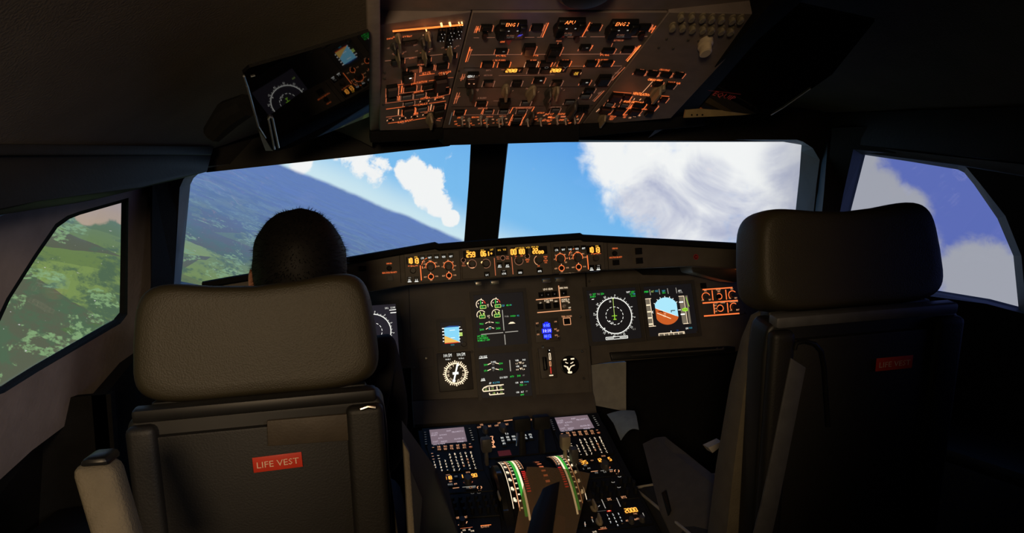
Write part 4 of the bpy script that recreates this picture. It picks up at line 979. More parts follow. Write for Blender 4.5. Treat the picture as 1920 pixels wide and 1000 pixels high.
mk('dome_lamp', mb, M_['gloss'], oh, OC.at(1097, -36, -.002), smooth=True, label='round black unlit lamp behind the switches')

LC = Layer(OC, .0009); LL = Layer(OLf, .0009); LR = Layer(ORf, .0009)
def ob(fr, L, par, x, y, w, h, kind='btn', br='ord', lab=None, labc='ord', dep=.007, lit=None):
    o = put(fr, 'push_button', kind, par, x, y, w, h, dep)
    u, v = fr.uv(x, y); k, q = fr.k(x, y); a, b = (w/2+1.6)*k, (h/2+1.0)*q
    if br:
        m = L.mb(br); m.line(u-a, v-b, u-a, v+b, 1.3*k, L.z); m.line(u+a, v-b, u+a, v+b, 1.3*k, L.z)
        m.line(u-a, v+b, u-a*.55, v+b, 1.1*k, L.z); m.line(u+a*.55, v+b, u+a, v+b, 1.1*k, L.z)
    if lab: L.mb(labc).text(lab, u, v+b+.4*q, 2.6*q, L.z, fit=min(len(lab)*2.6, w*.9)*k)
    if lit: 
        Q = Layer(fr, dep+.0006); Q.rect(lit, x+w*.2, y, 4, 1.8); Q.flush('status_light', par)
    return o
# --- centre column: fire row
for x, y, t in ((912, 53, 'AGENT 1'), (1007, 52, 'AGENT 2'), (1115, 52, 'AGENT'), (1208, 52, 'AGENT 2')): ob(OC, LC, ocp, x, y, 21, 9, 'btn', 'ord', t)
for x, y in ((910, 60.5), (1203.5, 58.6)): LC.text('ord', 'TEST', x, y, 2.6, 9)
for x, y in ((909, 68), (1081.5, 70), (1203, 67.5)): put(OC, 'test_button', 'red', ocp, x, y, 8, 9, .010)
for n, (x, y, t, w) in enumerate(((961, 45.6, 'ENG 1', 25), (1069.5, 41.2, 'APU', 19), (1167.5, 44.4, 'ENG 2', 26))):
    gx, gy = x-1, y+14
    mb = MB(); mb.box((0, 0, .3), (1, 1, .6), taper=.95); mb.box((-.36, -.1, .75), (.30, .74, .5), taper=.85); mb.box((.38, .16, .7), (.26, .5, .4), taper=.85)
    put(OC, 'fire_guard', mesh('fire_guard', mb, M_['gloss'], bevel=.03), ocp, gx, gy, 50, 26, .018)
    Q = Layer(OC, .0186)
    Q.text('orb', t, x, y+1, 6.4, w); Q.disc('gry', x-7, y+13, 1.8); Q.disc('gry', x+9.5, y+12.6, 1.8); Q.text('ora', 'PUSH', x-4, y+21.5, 3, 14); Q.text('dim', 'SQUIB', x-4, y+24.6, 2.6, 14)
    if n == 0: Q.disc('bld', x+14, y+21, 3.2, n=8); Q.line('bld', x+9, y+23, x+19, y+19, 2.2)
    Q.flush('guard_lettering', ocp)
    put(OC, 'round_cap', 'rblack', ocp, x-23+(2 if n else 0), y+18, 20, 20, .018)
LC.line('org', 1028.5, 43, 1017, 70, 1.6); LC.line('ord', 1025, 43, 1014, 69, .9); LC.line('org', 1106.5, 42, 1091.5, 69, 1.6); LC.line('ord', 1110, 43, 1102, 58, .9)
for i, q in enumerate(((894, 49, 889, 62), (897, 49.5, 892.5, 61.5), (1225, 47, 1217, 60), (1229.5, 48.6, 1221, 62))): LC.line('org' if i % 2 else 'ord', *q, 1.5)
LC.text('org', 'FIRE', 895.5, 55, 4, 8, rot=1.1); LC.text('org', 'FIRE', 1224, 54, 4, 8, rot=1.0)
for a, b, c_, d in ((888, 71, 898, 71), (913, 70.8, 928, 70.6), (984, 70.4, 1002, 70.2), (1007, 70.2, 1019, 70), (1064, 69.6, 1076, 69.5), (1083, 69.4, 1099, 69.2), (1107, 69.2, 1134, 69), (1180, 69, 1195, 68.8), (1206, 68.6, 1214, 68.4)): LC.line('ora', a, b, c_, d, 1.3)
LC.text('org', 'LEAK', 942.5, 78.5, 3, 9); LC.poly('rdd', [(948, 76), (960, 75.4), (953.6, 86)]); LC.text('org', 'AUTO', 1047.5, 68.6, 3.2, 12); LC.rect('rdd', 1056, 68.6, 5, 4)
LC.text('ord', 'MAN', 1048, 77.2, 2.8, 10); LC.line('ord', 1047, 80, 1044, 86, .9); LC.text('ord', 'RAT MAN ON', 1160, 76, 3, 18); LC.line('ord', 1149, 81, 1146, 88, .9)
# --- hydraulics
ob(OC, LC, ocp, 940, 97, 22, 7.5, lab='ENG 1 PUMP', labc='ora', lit='dim'); ob(OC, LC, ocp, 992, 94.5, 21, 13, 'red', 'ord', 'RAT MAN ON', 'org', .014); ob(OC, LC, ocp, 1040, 96.5, 23, 14, 'btn', 'ord', 'ELEC PUMP', 'ora', .014)
put(OC, 'guard', 'btn', ocp, 1033, 108, 18, 10, .016); ob(OC, LC, ocp, 1097, 90, 19, 8, lit='dim'); ob(OC, LC, ocp, 1140.5, 96.4, 22, 7.5, lab='ENG 2 PUMP', labc='ord'); ob(OC, LC, ocp, 1177.5, 93.6, 20, 8.5, lab='ELEC PUMP', labc='ord')
for a, b, c_, d in ((883, 103.2, 977, 102.4), (1003, 102.4, 1028, 102), (1052, 102, 1187, 101.4)): LC.line('ord' if 0 else 'ora', a, b, c_, d, 1.7)
LC.line('org', 881.5, 88.5, 873, 116.5, 1.6); LC.line('ord', 884.8, 92, 876.6, 116, 1.0); LC.text('org', 'HYD', 882.6, 94, 3, 7, rot=1.1); LC.line('orb', 1201.4, 85, 1176, 115.4, 1.6); LC.line('org', 1198, 86, 1173.6, 113.6, 1.2); LC.text('org', 'HYD', 1193, 92, 4, 8, rot=.9)
LC.text('org', 'FUEL', 940, 104.4, 3.4, 20); LC.text('org', 'FUEL', 1134.5, 103, 3.6, 18); LC.text('org', 'PTR', 1005, 104.4, 2.8, 10); LC.line('org', 1112, 85, 1108, 92, 1.4)
# --- fuel
for x, y in ((914, 121.4), (945, 121.2), (996, 120.6), (1023, 120.2), (1058, 119.6), (1108.5, 119.8), (1137.5, 119.6)): ob(OC, LC, ocp, x, y, 20, 8, br='pch' if x in (996,) else 'org')
LC.text('org', 'L TK PUMPS', 936, 113.4, 2.8, 24); LC.text('org', 'PUMP', 1000, 113.8, 3, 12); LC.text('org', 'PUMP', 1060, 113.6, 3, 13); LC.text('org', 'R TK PUMPS', 1128, 112.8, 2.8, 24); LC.line('ord', 1037, 117, 1033, 124, 1.2); LC.line('ord', 1042, 117, 1038, 124, 1.2)
LC.line('dim', 1056, 119, 1060, 121.6, 1.0, .008); LC.line('dim', 1064, 117.6, 1058, 122.4, 1.0, .008); LC.arc('dim', 1024, 120.4, 3, 0, 360, 1, .008)
LC.line('ora', 1070, 124.6, 1166, 124, 1.4)
for a, b, c_, d in ((869, 127.6, 1165, 125.4), (857, 164.6, 1141, 162.6), (846, 200.4, 1112, 198.2)): LC.line('pad', a, b, c_, d, 1.3)
# --- electrics
for x, y in ((963, 132.6), (1045.5, 132.2)):
    put(OC, 'readout_window', 'btn', ocp, x, y, 34, 8, .002)
    Q = Layer(OC, .003); Q.seg('amb', '28.8'.replace('.', ''), x-4, y, 5.4, 21, 2.6); Q.text('ord', 'V', x+11, y, 4, 4); Q.flush('readout_digits', ocp)
for x, y in ((1000, 133), (1022.6, 132.6)): ob(OC, LC, ocp, x, y, 19, 8, br='ora')
put(OC, 'push_button', 'red', ocp, 1079.5, 138, 18, 8, .008); Q = Layer(OC, .009); Q.text('yel', 'ON', 1080, 138.2, 6, 8); Q.flush('button_lettering', ocp); LC.line('ord', 1069, 139.6, 1072, 136, 1.2); LC.line('pch', 1088, 139.6, 1090, 136, 1.2)
put(OC, 'push_button', 'red', ocp, 885, 152, 20, 24, .012); Q = Layer(OC, .0128); Q.text('wht', 'GEN 1', 883, 143.4, 4.4, 14); Q.disc('pch', 879.6, 157.4, 1.6); Q.disc('pch', 888.6, 157.6, 1.6); Q.line('ora', 877, 149, 890, 148.6, 1.0); Q.flush('button_lettering', ocp); LC.line('pch', 898, 141, 894, 149, 1.3)
for x, y, w, h in ((915.5, 157.2, 18, 9), (969, 156.8, 17, 8), (1043.5, 156.4, 18, 8)): ob(OC, LC, ocp, x, y, w, h, br='ora')
ob(OC, LC, ocp, 1010.5, 151.4, 19, 8, br='ord', lit='gry'); ob(OC, LC, ocp, 1097, 155, 17, 7, br='ord', lit='gry'); ob(OC, LC, ocp, 1132, 152, 22, 14, br='ora', dep=.012)
LC.text('ora', 'BAT 1', 916, 132, 2.6, 9); LC.text('ora', 'GALY & CAB', 915, 141.2, 2.8, 16); LC.text('ord', 'ELEC', 867.6, 146, 3, 12, rot=1.2); LC.line('ord', 868, 139, 864, 152, 1.2); LC.line('ord', 872, 139, 868, 150, .8); LC.text('ora', 'BUS TIE', 1011, 146.4, 2.6, 11); LC.line('ord', 940, 131, 952, 131, .8); LC.line('ora', 935, 142, 1040, 140.6, .9)
LC.line('ord', 1172, 126, 1148, 151, 1.2); LC.line('ora', 1166, 126, 1143, 150, .9); LC.text('ora', 'ELEC', 1158, 136, 3, 10, rot=.85)
# --- air conditioning
for x, y, w, h, r in ((884, 178, 17, 19, 0), (949, 178, 17, 22, .1), (996.5, 180, 18, 20, -.1), (1044, 177, 16, 20, .1)): put(OC, 'selector_knob', 'barg' if x < 900 else 'bar', ocp, x, y, w, h, .022, r)
for x, y, t, w in ((890, 168.6, 'PACK FLOW', 15), (949, 167, 'COCKPIT', 14), (996, 166.4, 'FWD CABIN', 20), (1044, 166, 'AFT CABIN', 20), (904, 184, 'X BLEED', 17)): LC.text('ora', t, x, y, 2.8, w)
for x, y in ((949, 178), (996.5, 180), (1044, 177), (884, 178)):
    for a in (140, 90, 40): 
        u, v = OC.uv(x, y); k, q = OC.k(x, y); r = math.radians(a); LC.mb('ora').line(u+11*k*math.cos(r), v+11*q*math.sin(r), u+13.4*k*math.cos(r), v+13.4*q*math.sin(r), .9*k, LC.z)
ob(OC, LC, ocp, 902.5, 195, 18, 7, br='ord'); put(OC, 'guard', 'btn', ocp, 945.5, 195.4, 20, 10, .014); ob(OC, LC, ocp, 986, 194, 16, 6, 'blue', 'ora'); ob(OC, LC, ocp, 1068, 192, 18, 6, 'blue', 'ora'); ob(OC, LC, ocp, 1105, 170.4, 18, 6, br='ora'); ob(OC, LC, ocp, 1097, 181, 18, 5.6, 'blue', 'ora'); LC.line('ora', 925, 189.6, 935, 189.4, 1)
for x, y in ((1029.5, 182), (1028, 196)): put(OC, 'toggle_switch', 'barg', ocp, x, y, 14, 15, .022)
LC.line('ord', 857.6, 174, 851, 195, 1.3); LC.line('ord', 862, 174, 855, 194, .9); LC.text('ord', 'AIR COND', 857.6, 183, 3, 15, rot=1.25); LC.line('ord', 1133, 170.4, 1113.6, 190.6, 1.3); LC.line('ora', 1129, 171, 1111, 189.6, .9); LC.text('ora', 'AIR', 1124, 174.6, 3, 7, rot=.85)
# --- anti ice and cabin pressure
ob(OC, LC, ocp, 861.5, 211.6, 18, 7, br='ord'); ob(OC, LC, ocp, 915.5, 210.2, 16, 6, 'blue', 'ord', 'WING', 'ora'); ob(OC, LC, ocp, 944, 209.8, 16, 6, 'blue', 'ora', 'ENG 1', 'ora'); ob(OC, LC, ocp, 977.6, 209.4, 16, 5.6, 'blue', 'ora'); ob(OC, LC, ocp, 1041, 207.4, 15, 6, 'blue', 'ora'); ob(OC, LC, ocp, 970, 224, 16, 6, 'blue', 'ord'); ob(OC, LC, ocp, 967, 232, 18, 5, br='ord')
LC.text('ord', 'ANTI ICE', 905, 203.4, 3, 18); LC.line('org', 907, 204, 902, 214, 1.1); LC.line('org', 874.6, 206, 871, 215, 1.1); LC.line('org', 962, 201.6, 955.6, 213, 1.1); LC.line('ord', 962, 201.6, 1002, 200.6, 1.1); LC.line('org', 1002, 200.6, 995.4, 212, 1.1); LC.text('ord', 'PROBE/WINDOW HEAT', 982, 203, 2.8, 30); LC.line('ora', 852, 216, 952, 214.6, 1)
LC.line('org', 962, 215, 953, 235, 1.2); LC.line('org', 986.6, 213, 974.6, 235, 1.2); LC.text('ora', 'CABIN PRESS', 1041, 201.4, 2.8, 22); LC.line('dim', 848, 211, 842, 234, 1.2); LC.line('ord', 1095, 213, 1086, 229, 1.1)
put(OC, 'selector_knob', 'barg', ocp, 1073, 211, 18, 26, .022); put(OC, 'selector_knob', 'barg', ocp, 998, 222.4, 13, 14, .018)
mb = MB(); mb.box((0, 0, .2), (1, .8, .4)); mb.lathe([(.2, .4), (.2, .9), (.14, 1)], 10, c=(-.26, .05, 0)); mb.lathe([(.2, .4), (.2, .9), (.14, 1)], 10, c=(.26, .05, 0)); put(OC, 'double_button', mesh('double_button', mb, M_['gloss']), ocp, 1092, 207.6, 20, 12, .014)
# --- exterior lights: toggles with their lettering
rnd = random.Random(3)
for i, (x, y) in enumerate(((862, 224), (889, 223), (916, 222), (941, 221), (1012, 215), (1037, 224), (1075, 222))):
    LC.text('org' if i not in (2, 3) else 'ord', ('STROBE', 'BEACON', 'WING', 'NAV & LOGO', 'RWY TURN OFF', 'LAND', 'NOSE')[i], x+2, y-3, 2.6, 13); LC.text('pch', 'ON', x+8, y+2, 2.4, 4); LC.text('org', 'OFF', x-7, y+9, 2.4, 5.4); LC.text('org', 'AUTO', x-8, y+4, 2.2, 5); LC.line('org', x-5, y+12, x+1, y+11.6, .8); LC.text('ord', 'OFF', x+9, y+9, 2.2, 4)
for x, y in ((867, 229), (880, 233), (902, 229), (913, 233), (936, 234), (942, 229), (990, 234), (1014, 233), (1045, 228), (1061, 233), (1078, 227)):
    o = put(OC, 'toggle_switch', 'tog', ocp, x, y, 7, 7, .020)
LC.text('org', 'INT LT', 1030, 214.4, 3, 16); LC.text('org', 'SIGNS', 1053, 214, 3, 14); LC.text('org', 'SEAT BELTS', 1025, 226, 2.6, 20); LC.text('org', 'EMER EXIT LT', 1060, 225, 2.6, 22); LC.rect('org', 1031, 220, 7, 2.4); LC.rect('ord', 1056, 219, 9, 2.2)
LC.flush('panel_lettering', ocp)
for x, y, h_, p_, c_ in ((985, 148, .035, .018, (1, .30, .08)), (1082, 146, .03, .012, (1, .28, .07)), (790, 180, .05, .016, (1, .26, .10)), (800, 60, .03, .006, (1, .28, .08)), (930, 222, .05, .014, (1, .30, .14)), (1040, 222, .05, .012, (1, .30, .14)), (1180, 195, .04, .012, (1, .24, .08)), (995, 75, .05, .008, (.5, .3, 1))):
    gl = bpy.data.lights.new('legend_glow_fill', 'POINT'); gl.energy = p_; gl.color = c_; gl.shadow_soft_size = .012  # point lights added off the panel, standing in for glow washed over it
    go_ = bpy.data.objects.new('legend_glow_fill', gl); COL.objects.link(go_); go_.location = hit(x, y, OC.o + OC.n*h_, OC.n)

# --- left column
mb = MB(); u, v = OLf.uv(735, 53); p, q = OLf.uv(866.5, 41); mb.tube([(u, v, .006), (p, q, .006)], .0017, 8); mk('light_strip', mb, E_['strip'], olp, OLf.M, smooth=True, label='glowing orange strip')
mb = MB()
for x, y, r in ((827, 43.4, 3.0), (843, 42.2, 3.2), (860, 41.6, 1.6), (865.6, 41.2, 2.2), (798, 52, 1.8)):
    u, v = OLf.uv(x, y); k = OLf.k(x, y)[0]; mb.lathe([(r*k*.62, .0), (r*k*.62, .006), (r*k*.3, .008)], 10, c=(u, v, 0))
mk('bulbs', mb, E_['spot'], olp, OLf.M, smooth=True, kind='stuff')
LL.line('rdd', 734, 58, 863, 46.6, 1.4)
for x, y, n in ((827.4, 65, 3), (843.6, 69, 5), (858.8, 60, 3)):
    put(OLf, 'keypad', 'btn', olp, x, y, 12, 8*n if n == 5 else 24, .004)
    for i in range(n):
        for dx in ((-3, 3) if i % 2 == 0 else (0,)):
            put(OLf, 'key', 'key', olp, x+dx-(i-n/2)*1.2, y+(i-n/2+.5)*6.4, 4, 4.4, .003, base=.004)
            Q = LL; Q.line('gry' if (i+dx) % 2 else 'dim', x+dx-(i-n/2)*1.2, y+(i-n/2+.5)*6.4-1, x+dx-(i-n/2)*1.2+.5, y+(i-n/2+.5)*6.4+1, 1.1, .0068)
for t, x, y, w, c in (('DATA', 731, 72.6, 11, 'org'), ('DISPLAY', 743, 69, 12, 'org'), ('SYS', 760, 68.6, 10, 'org'), ('TEST', 768, 68.4, 9, 'org'), ('OFF', 728, 91, 5, 'ora'), ('IR1', 738, 101, 5, 'ora'), ('NAV', 748, 99, 6, 'ora'), ('ATT', 759, 98, 6, 'ora'), ('OFF', 781, 96, 5, 'ora'), ('NAV', 795, 93, 6, 'ora'), ('ATT', 808, 92.6, 6, 'ora'), ('OFF', 830, 90, 5, 'ora'), ('NAV', 844, 87.6, 6, 'ora'), ('ATT', 858, 87, 6, 'ora'), ('BAT', 779, 84.6, 7, 'ora'), ('1 2 3', 800, 65, 16, 'pch'), ('ADIRS', 772, 109, 10, 'ord'), ('ADR', 787, 121.4, 8, 'ord'), ('FAULT', 795, 121, 10, 'ord')): LL.text(c, t, x, y, 2.6, w, rot=0)
for x, y in ((749, 80), (805, 76.6)): put(OLf, 'selector_knob', 'bar', olp, x, y, 12, 16, .022, .05)
put(OLf, 'display_slot', 'btn', olp, 769, 80.4, 26, 6, .004)
put(OLf, 'selector_knob', 'barg', olp, 740, 93, 12, 12, .016); put(OLf, 'selector_knob', 'barg', olp, 794, 84, 15, 12, .018)
for x, y in ((748, 114), (797.4, 110.4), (845.4, 104)):
    put(OLf, 'push_button', 'btn', olp, x-9, y+4, 10, 9, .006); put(OLf, 'push_button', 'btn', olp, x+7, y+1.4, 6, 8, .006); put(OLf, 'toggle_switch', 'bar', olp, x, y, 9, 19, .024)
    LL.line('ord', x-14.4, y+9, x-14, y+1, .9); LL.line('ord', x+11, y+5, x+11.4, y-3, .9); LL.line('ord', x-10, y-10.6, x-7, y-12, .8); LL.line('ord', x+6, y-12.4, x+9, y-14, .8)
LL.line('ora', 722, 114.6, 734, 113.4, 1.6); LL.line('ora', 757, 109.6, 782, 107, 1.6); LL.line('ora', 806, 104.4, 830, 102, 1.6); LL.line('ora', 852, 100.4, 858, 99.8, 1.4)
def lb(x, y, w, h, kind='btn', br='ora', lab=None, labc='org', dep=.007, lit=None): return ob(OLf, LL, olp, x, y, w, h, kind, br, lab, labc, dep, lit)
lb(775, 132, 20, 9, br='ord'); lb(802, 128, 19, 7, br='ord'); lb(829, 125, 19, 8, br='ord'); lb(765.6, 147, 20, 14, 'btn', 'ord', dep=.014, lit='wht')
LL.text('org', 'FLT CTL', 800, 137.6, 4, 15); LL.line('org', 786, 142, 815, 138, 1.1); LL.text('org', 'CVR & RCDR', 834, 136, 3.2, 22); LL.text('org', 'AUTO', 827, 142, 3, 8); LL.line('pch', 832, 136, 837, 157, 1.1); LL.line('org', 841, 136, 836, 140, 1.2)
LL.line('org', 724, 162, 756, 158, 1.2); LL.text('org', 'EVACUATION', 786, 155, 4, 28); LL.line('org', 804, 152, 834, 147.6, 1.1); LL.line('ord', 838, 146.6, 850, 145.4, 1.0)
LL.text('org', 'COMMAND', 738, 164.6, 3.4, 22); lb(735.6, 172, 19, 15, 'red', 'ord', dep=.013); LL.line('org', 754, 161, 752.4, 174, 1.6); lb(769, 167, 20, 8, br='ord', lab='HORN SHUT', labc='org'); lb(802, 163.4, 19, 8, br='ord', lab='CAPT & PURS', labc='org'); put(OLf, 'guarded_switch', 'red', olp, 826, 160, 21, 22, .016); LL.text('org', 'ELT', 823, 153, 2.8, 12)
LL.line('ord', 748, 176, 842, 163.4, 1.1); LL.text('org', 'EMER ELEC PWR', 785, 172.4, 3.6, 17); LL.text('org', 'TEST', 790, 175, 3, 9)
lb(734.6, 186, 17, 5.6, 'btn', 'ord'); LL.line('org', 749, 180, 748, 189, 1.5); LL.line('ord', 746, 182, 745, 189, 1); lb(762.6, 182.6, 18, 7, 'blue', 'ora', 'TERR', 'ora'); lb(787, 179.4, 18, 6.6, 'blue', 'ora'); lb(810, 176.2, 17, 7, br='ord', lab='GPWS', labc='ord'); lb(832, 173, 18, 8, br='ord')
LL.text('org', 'OXYGEN', 797, 184, 4, 17); LL.line('ord', 722, 194, 786, 186, 1.0); LL.line('ord', 806, 184.6, 842, 177, 1.0); LL.text('ord', 'MASK MAN ON', 766.6, 190.4, 2.8, 14); lb(766.6, 194.8, 17, 6, 'blue', 'ora'); LL.poly('pad', [(790, 190), (800, 188.6), (794, 193)]); LL.text('org', 'CREW SUPPLY', 823, 183, 3, 17); LL.poly('pad', [(817, 186), (829, 184.6), (823, 188)])
for x, y in ((787, 190.6), (803, 189), (815, 186.6), (831, 184)): LL.line('pch', x, y+1.4, x+1.6, y-1, 1.4)
LL.line('org', 724, 205, 782, 197, 1.2); LL.text('org', 'CALLS', 792, 195.6, 3, 18); LL.line('org', 804, 194.4, 836, 189.6, 1.0)
lb(766, 209.6, 19, 10, 'red', 'org', 'EMER', 'org', .012); lb(791.6, 205.2, 18, 6, 'blue', 'ord'); lb(824, 201.4, 17, 8, br='ord', lab='ALL', labc='ord'); LL.line('pch', 747.4, 205, 746.8, 216, 1.5); LL.line('pch', 809, 196, 807, 207, 1.5); LL.line('ord', 724, 220, 778, 213, 1.1); LL.line('ord', 788, 211, 834, 205, 1.1)
put(OLf, 'push_button', 'btn', olp, 822.6, 213.6, 18, 12, .010); LL.text('org', 'WIPER', 780, 213.4, 4, 8)
for x, y in ((731.6, 226), (755, 222.2), (777, 219.2), (798.6, 215.6)): LL.poly('pad', [(x-4, y-1), (x+4, y-2), (x, y+2.6)]); LL.line('pch', x-6, y+1.4, x-5, y-1, 1.3); LL.line('pch', x+6, y, x+5, y-2, 1.3); LL.text('ord', 'OFF', x, y-3.6, 2.2, 6)
LL.line('org', 728, 231.6, 746, 229.2, 1.1); LL.text('org', 'RAIN RPLNT', 760, 227.4, 3.6, 26); LL.line('org', 774, 225.6, 802, 220.8, 1.1); LL.text('org', 'SLOW', 807.4, 221, 4, 13); LL.text('ord', 'FAST', 825, 222, 2.6, 8); LL.line('ord', 818, 225.4, 826, 226.8, .9); LL.text('ora', 'CAPT', 756, 231, 2.4, 8)
put(OLf, 'selector_knob', 'bar', olp, 808, 231, 14, 18, .024)
for x, y in ((721, 148), (721, 137), (719, 197), (861, 133), (851, 196)): put(OLf, 'screw', 'screwd', olp, x, y, 5, 4, .002)
LL.flush('panel_lettering', olp)

# --- right column
def rb(x, y, w, h, kind='btn', br='ord', lab=None, labc='org', dep=.007, lit=None): return ob(ORf, LR, orp, x, y, w, h, kind, br, lab, labc, dep, lit)
for x, y, w in ((1199.6, 136.6, 20), (1224, 138.6, 20), (1248.6, 140.2, 20), (1272.6, 141.6, 18)): rb(x, y, w, 7)
LR.text('org', 'CARGO SMOKE', 1246, 131.4, 3.2, 20); LR.text('ord', 'FWD', 1204, 131.4, 2.4, 9); LR.text('ord', 'DISCH', 1228, 133, 2.4, 9); LR.text('ord', 'AFT', 1277, 136.6, 2.4, 9)
LR.text('orb', 'CARGO HEAT', 1228, 150.4, 4, 28); LR.text('org', 'HOT AIR', 1264.4, 155.6, 3.4, 25); LR.line('pch', 1223.6, 153, 1204.6, 174, 1.1); rb(1233, 158.4, 16, 8, br='ord'); rb(1257, 161.4, 17, 8, br='ora')
LR.line('org', 1150, 172.4, 1184, 175, 1.1); LR.text('orb', 'VENTILATION', 1204, 177, 4.6, 36); LR.line('org', 1240, 180, 1255, 181, 1.3); LR.text('org', 'CAB FANS', 1159, 177.2, 2.8, 11); LR.text('org', 'BLOWER', 1176, 181.4, 2.8, 9); LR.text('org', 'EXTRACT', 1244, 184, 3, 10)
put(ORf, 'selector_knob', 'bar', orp, 1231, 180, 18, 24, .026); put(ORf, 'ring', 'rbeige', orp, 1243, 167, 11, 8, .012)
rb(1155, 184.6, 21, 13, 'red', 'ord', dep=.012); rb(1175.4, 183.6, 14, 8, 'red', 'ora'); rb(1216.6, 189, 15, 7, br='ord'); rb(1244.4, 187.8, 12, 7, 'red', 'ord'); LR.line('pch', 1188, 188, 1190, 184.6, 1.4); LR.line('pch', 1199, 188.4, 1202, 185.4, 1.6); LR.line('org', 1185, 181, 1179, 191, 1.2)
LR.text('orb', 'AUDIO SWITCHING', 1188, 192, 4.4, 38); rb(1142.6, 196.2, 15, 6, 'blue', 'ord'); rb(1171, 197.8, 15, 6, 'blue', 'ord'); rb(1198, 198.6, 22, 7, br='org'); rb(1222.4, 201.8, 16, 8, 'red', 'ord')
LR.line('org', 1130, 199.6, 1226, 206.6, 1.4); LR.text('org', 'CVR', 1143, 202, 2.8, 10); LR.text('org', 'MAINTENANCE', 1193, 204.4, 3.4, 26)
for x, y, w, h, kd in ((1134, 208.4, 20, 10, 'red'), (1160.6, 210, 20, 10, 'red'), (1190, 211.6, 20, 10, 'red'), (1217, 214, 14, 8, 'btn')): put(ORf, 'push_button', kd, orp, x, y, w, h, .010)
LR.line('org', 1186, 196, 1168, 216, 1.4); LR.line('pch', 1124, 204, 1118, 210, 1.2); LR.line('ord', 1151, 206, 1144, 214, 1.2); LR.line('ord', 1205, 208, 1198, 216, 1.2); LR.line('ord', 1236, 200, 1224, 212, 1.2)
for x, y, w in ((1140, 214.4, 10), (1172, 216, 8), (1170.6, 220, 5), (1181, 221, 5), (1190, 218, 6), (1198, 216.6, 6), (1149, 219.2, 12), (1146, 223.6, 8)): LR.text('pch' if x > 1175 else 'org', 'TEST' if w > 6 else 'ON', x, y, 3.2, w)
put(ORf, 'selector_knob', 'bar', orp, 1130, 228, 15, 18, .024)
LR.flush('panel_lettering', orp)
# circuit breakers and the big selector
mb = MB(); mb.lathe([(.5, 0), (.5, .2), (.3, .25), (.3, .55), (.46, .6), (.46, .9), (.36, 1.0)], 12); cbm = mesh('circuit_breaker', mb, M_['beige'], smooth=True)
for x, y in ((1280, 42), (1300, 42.6), (1320, 44), (1337.6, 45), (1356, 46), (1376, 47), (1392, 46.4), (1264, 61), (1283, 61.4), (1301.4, 64), (1321, 65), (1337, 66), (1356, 67), (1373, 68.4)):
    put(ORf, 'circuit_breaker', cbm, orp, x-3, y-8, 12, 12, .012)
mb = MB(); mb.lathe([(.5, 0), (.5, .35), (.44, .42), (.40, .46), (.40, .92), (.32, 1.0)], 20); put(ORf, 'large_knob', mesh('large_knob', mb, M_['paleknob'], smooth=True), orp, 1323, 92, 25, 22, .028)
for x, y in ((1250, 74), (1290, 76), (1310, 78), (1235, 90), (1262, 92)): put(ORf, 'screw', 'screwd', orp, x, y, 5, 4, .002)

